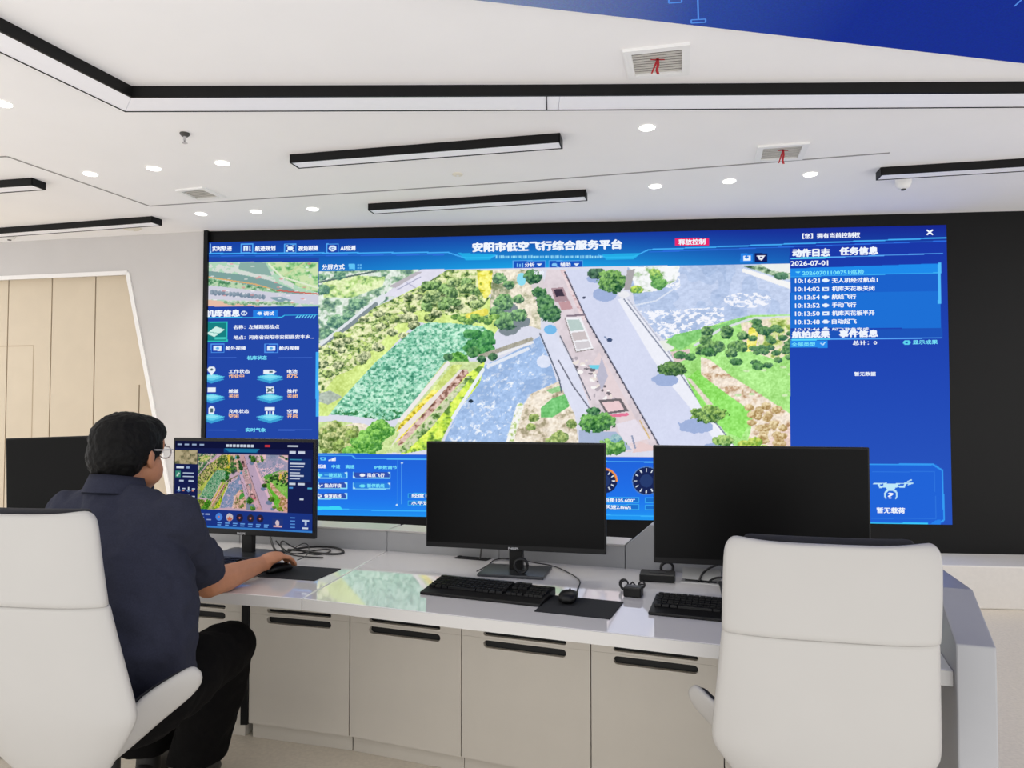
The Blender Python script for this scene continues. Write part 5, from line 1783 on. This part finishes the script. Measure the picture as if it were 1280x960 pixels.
# ------------------------------------------------------------------ seated man
man = thing('person', 'seated man in navy polo shirt, black trousers and clear glasses at the lit monitor', 'person', (-1.13, 2.15, 0))
az = math.radians(15)
F = Vector((math.sin(az), math.cos(az), 0)); Rr = Vector((math.cos(az), -math.sin(az), 0)); Up = Vector((0, 0, 1))
MR = Matrix((Rr, F, Up)).transposed()
V = Vector
pel = V((-1.13, 2.14, .565)); wai = V((-1.135, 2.12, .72)); che = V((-1.165, 2.16, .92)); upc = V((-1.205, 2.215, 1.055)); nkb = V((-1.225, 2.245, 1.135))
HC = V((-1.215, 2.30, 1.256))
hz = math.radians(16); tl_ = math.radians(-6)
hF = V((math.sin(hz), math.cos(hz), -.06)).normalized(); hR = hF.cross(Up).normalized(); hU = hR.cross(hF)
HR = Matrix((hR, hF, hU)).transposed()


def hp(x, y, z): return HC + HR @ V((x, y, z))


shR = upc + Rr * .185 + V((0, 0, .015)) + F * .015; shL = upc - Rr * .185 + V((0, 0, .015)) + F * .01
elR = V((-1.045, 2.50, .792)); wrR = V((-.962, 2.775, .802)); 
elL = V((-1.50, 2.60, .80)); wrL = V((-1.33, 2.80, .80))
hipR = pel + Rr * .095; hipL = pel - Rr * .095
knR = V((-1.0, 2.575, .555)); knL = V((-1.33, 2.66, .555))
anR = V((-1.155, 2.665, .10)); anL = V((-1.36, 2.74, .10))

b = MB()
# head
b.ell(hp(0, -.008, .025), (.080, .098, .095), HR); b.ell(hp(0, .03, -.05), (.068, .07, .075), HR)
b.ell(hp(0, .055, -.088), (.042, .042, .032), HR); b.ell(hp(.045, .035, -.055), (.032, .05, .048), HR); b.ell(hp(-.045, .035, -.055), (.032, .05, .048), HR)
b.ell(hp(0, .075, .03), (.06, .026, .05), HR)
b.caps(hp(0, .098, .012), .009, hp(0, .118, -.03), .013); b.ell(hp(.012, .104, -.034), (.009, .01, .008), HR); b.ell(hp(-.012, .104, -.034), (.009, .01, .008), HR)
b.ell(hp(0, .094, -.062), (.026, .012, .012), HR)
for s_ in (-1, 1):
    b.ell(hp(s_ * .084, -.006, -.012), (.010, .019, .032), HR @ Matrix.Rotation(s_ * .3, 3, 'Z')); b.ell(hp(s_ * .082, .001, -.036), (.009, .010, .012), HR)
    b.ell(hp(s_ * .089, -.012, -.002), (.007, .015, .024), HR @ Matrix.Rotation(s_ * .45, 3, 'Z'))
# neck, trunk core
b.caps(hp(0, -.02, -.05), .062, nkb, .066)
b.caps(nkb, .055, upc, .06); b.caps(upc, .07, che, .10); b.caps(che, .12, wai, .13); b.caps(wai, .13, pel, .12)
b.caps(upc, .06, shR, .045); b.caps(upc, .06, shL, .045)
# arms
for (sh, el, wr) in ((shR, elR, wrR), (shL, elL, wrL)):
    b.caps(sh, .054, el, .046); m_ = el.lerp(wr, .3); b.caps(el, .045, m_, .048); b.caps(m_, .048, wr, .030)
# legs core
for (hh, kk, aa) in ((hipR, knR, anR), (hipL, knL, anL)):
    b.caps(hh, .085, kk, .06); b.caps(kk, .06, aa, .038)


def hand(wr, d, s_, curl):
    """d: pointing direction in plan; s_=+1 right hand (thumb to its left)"""
    d = d.normalized(); sd = V((d.y, -d.x, 0)) * s_      # towards the little finger
    RM = Matrix((sd, d, Up)).transposed()
    pc2 = wr + d * .05 + V((0, 0, .016))
    b.caps(wr, .029, wr + d * .02, .029)
    b.ell(pc2, (.043, .054, .022), RM @ Matrix.Rotation(.12, 3, 'X'))
    spec_ = [(-.031, .044, .024, .018, .0088), (-.0105, .049, .027, .020, .0092), (.0105, .045, .025, .019, .0088), (.031, .034, .020, .016, .0078)]
    for i, (ox, l1, l2, l3, r) in enumerate(spec_):
        k0 = pc2 + sd * ox * .92 + d * (.036 - abs(ox) * .15) + V((0, 0, .003))
        sp_ = sd * (ox * .25)
        k1 = k0 + (d * math.cos(curl[0]) + V((0, 0, -math.sin(curl[0])))) * l1 + sp_ * .35
        k2 = k1 + (d * math.cos(curl[1]) + V((0, 0, -math.sin(curl[1])))) * l2 + sp_ * .2
        k3 = k2 + (d * math.cos(curl[2]) + V((0, 0, -math.sin(curl[2])))) * l3
        b.ell(k0, (.0105, .0105, .0105)); b.caps(k0, r * 1.12, k1, r * 1.02, 10); b.caps(k1, r * 1.04, k2, r * .96, 10); b.caps(k2, r * .96, k3, r * .84, 10)
    t0 = wr + d * .022 - sd * .022; t1 = t0 + d * .032 - sd * .026 + V((0, 0, -.008)); t2 = t1 + d * .030 + sd * .0 + V((0, 0, -.006)); t3 = t2 + d * .02 + sd * .006 + V((0, 0, -.002))
    b.caps(t0, .016, t1, .0125, 10); b.caps(t1, .0115, t2, .0105, 10); b.caps(t2, .0105, t3, .009, 10)


hand(wrR, V((.22, .32, 0)), 1, (.30, .75, .95))
hand(wrL, V((.12, .3, 0)), -1, (.15, .45, .6))
body = fuse(b, 'body', M['skin'], .0042, 4, man)

# shirt
sb_ = MB()
secs = []
for (c, w, d_, fo) in ((pel + V((0, 0, -.035)), .185, .150, .0), (pel + V((0, 0, .06)), .196, .158, .005), (wai, .200, .160, .012), (wai.lerp(che, .5), .205, .158, .012), (che, .208, .148, .008), (che.lerp(upc, .6), .204, .130, .0), (upc, .185, .108, -.004), (upc + V((0, 0.004, .035)), .145, .09, -.006), (nkb + V((0, 0, -.012)), .10, .08, -.008), (nkb + V((0, 0, .012)), .074, .07, -.004)):
    secs.append((c + F * fo, Rr, F, w, d_))
sb_.loft(secs, 28, 2.3)
for s_, sh, el in ((1, shR, elR), (-1, shL, elL)):
    sb_.caps(upc + V((0, 0, .0)) + Rr * s_ * .08, .088, sh, .078)
    e2 = sh.lerp(el, .80)
    sb_.caps(sh, .078, sh.lerp(el, .4), .076)
    ax = (el - sh).normalized(); a1 = ax.cross(F).normalized(); a2 = ax.cross(a1)
    sb_.loft([(sh.lerp(el, .25), a1, a2, .074, .074), (sh.lerp(el, .55), a1, a2, .075, .078), (e2, a1, a2, .076, .084)], 20)
tx = D.textures.new('folds', 'CLOUDS'); tx.noise_scale = .09; tx.noise_depth = 2


def folds(st):
    def f(o):
        d_ = o.modifiers.new('d', 'DISPLACE'); d_.texture = tx; d_.strength = st; d_.mid_level = .5; d_.texture_coords = 'GLOBAL'
    return f


for s_, sh in ((1, shR), (-1, shL)):
    sb_.caps(nkb + V((0, 0, -.035)) - F * .012 + Rr * s_ * .03, .072, sh - Rr * s_ * .03 + V((0, 0, .0)), .076)
sb_.caps(nkb + V((0, 0, -.03)) - F * .02, .08, upc - F * .02, .10)
shirt = fuse(sb_, 'polo_shirt', M['shirt'], .008, 6, man, folds(.036))
# collar
cl_ = MB()
vs, fs = [], []
nseg = 28
cc = nkb + V((0, 0, .012)) + (HC - nkb) * .05
for (rz_, ra, rb, dy) in ((-.022, .088, .082, -.008), (.006, .080, .075, -.006), (.028, .075, .070, -.004), (.034, .078, .073, -.004), (.010, .086, .082, -.007), (-.018, .095, .092, -.010)):
    for k in range(nseg):
        a = 2 * math.pi * k / nseg
        vs.append(cc + Rr * math.cos(a) * ra + F * (math.sin(a) * rb + dy) + V((0, 0, rz_ - .014 * math.sin(a))))
for r in range(5):
    for k in range(nseg): fs.append((r * nseg + k, r * nseg + (k + 1) % nseg, (r + 1) * nseg + (k + 1) % nseg, (r + 1) * nseg + k))
cl_.add(vs, fs)
cl_.build('collar', M['shirt'], man, smooth=True, world=True)

# trousers
tb = MB()
tb.ell(pel + V((0, 0, -.03)), (.185, .15, .12), MR)
for (hh, kk, aa) in ((hipR, knR, anR), (hipL, knL, anL)):
    tb.caps(hh + V((0, 0, -.01)), .108, hh.lerp(kk, .5) + V((0, 0, .0)), .102); tb.caps(hh.lerp(kk, .5), .102, kk, .092)
    dd = (aa - kk).normalized(); a1 = Rr; a2 = F
    tb.loft([(kk + V((0, 0, .02)), a1, a2, .088, .088), (kk.lerp(aa, .3), a1, a2, .096, .10), (kk.lerp(aa, .6), a1, a2, .098, .10), (kk.lerp(aa, .93), a1, a2, .098, .105)], 20, 2.2)
trs = fuse(tb, 'trousers', M['trousers'], .009, 6, man, folds(.02))
for (aa, kk) in ((anR, knR), (anL, knL)):
    s = MB(); fd = V((-.05, 1, 0)).normalized(); sd = V((fd.y, -fd.x, 0))
    bz = V((aa.x, aa.y, 0))
    s.loft([(bz - fd * .065 + V((0, 0, .035)), sd, Up, .024, .03), (bz - fd * .045 + V((0, 0, .045)), sd, Up, .036, .043), (bz + fd * .02 + V((0, 0, .045)), sd, Up, .041, .043), (bz + fd * .10 + V((0, 0, .034)), sd, Up, .047, .032), (bz + fd * .16 + V((0, 0, .026)), sd, Up, .042, .024), (bz + fd * .195 + V((0, 0, .02)), sd, Up, .022, .016)], 18, 2.6)
    s.caps(bz + V((0, 0, .06)), .045, bz + V((0, 0, .11)), .042)
    s.build('shoe', M['shoe'], man, smooth=True, world=True)

# hair
hb = MB()
hb.ell(hp(0, -.024, .040), (.100, .110, .092), HR); hb.ell(hp(0, .03, .068), (.084, .078, .058), HR)
hb.ell(hp(0, -.058, -.008), (.094, .074, .084), HR); hb.ell(hp(0, -.066, -.055), (.074, .048, .044), HR)
for s_ in (-1, 1):
    hb.ell(hp(s_ * .062, -.03, .02), (.036, .062, .062), HR); hb.ell(hp(s_ * .074, .026, .026), (.014, .026, .04), HR); hb.ell(hp(s_ * .077, .012, .0), (.009, .012, .026), HR)
tx2 = D.textures.new('strands', 'CLOUDS'); tx2.noise_scale = .012; tx2.noise_depth = 1


def strands(o):
    d_ = o.modifiers.new('d', 'DISPLACE'); d_.texture = tx2; d_.strength = .006; d_.mid_level = .5; d_.texture_coords = 'GLOBAL'


hair = fuse(hb, 'hair', M['hair'], .0042, 3, man, strands)

# face details
for s_ in (-1, 1):
    e = MB().ell(hp(s_ * .031, .088, .006), (.012, .012, .010), HR).build('eye', M['eye'], man, smooth=True, world=True)
    MB().ell(hp(s_ * .031, .0985, .006), (.0055, .003, .0055), HR).build('iris', M['iris'], e, smooth=True, world=True)
    MB().tube([hp(s_ * .012, .101, .026), hp(s_ * .03, .100, .033), hp(s_ * .05, .088, .028)], .004, 6).build('eyebrow', M['hair'], man, smooth=True, world=True)
MB().ell(hp(0, .104, -.060), (.021, .006, .004), HR).ell(hp(0, .103, -.067), (.018, .006, .004), HR).build('lips', M['lip'], man, smooth=True, world=True)
gl = thing('spectacles', None, None); del_keys = [k for k in gl.keys()]
gl.parent = man; gl.matrix_parent_inverse = parent_matrix(man).inverted()
for s_ in (-1, 1):
    pts = []
    for k in range(25):
        a = 2 * math.pi * k / 24
        pts.append(hp(s_ * .033 + .026 * math.copysign(abs(math.cos(a)) ** .8, math.cos(a)), .117 - abs(s_ * .033 + .026 * math.cos(a)) * .13, .004 + .020 * math.copysign(abs(math.sin(a)) ** .8, math.sin(a))))
    MB().tube(pts, .0022, 6).build('rim', M['glassframe'], gl, smooth=True, world=True)
    MB().tube([hp(s_ * .059, .108, .012), hp(s_ * .086, .085, .014), hp(s_ * .092, .03, .012), hp(s_ * .091, -.002, .012), hp(s_ * .092, -.02, -.004)], [.0026, .0026, .0024, .0022, .0022], 6).build('temple', M['glassframe'], gl, smooth=True, world=True)
    q = MB(); q.prism(pts[:-1], hF * .0012); q.build('lens', M['lens'], gl, world=True)
MB().tube([hp(-.009, .117, .008), hp(0, .121, .011), hp(.009, .117, .008)], .0022, 6).build('bridge', M['glassframe'], gl, smooth=True, world=True)
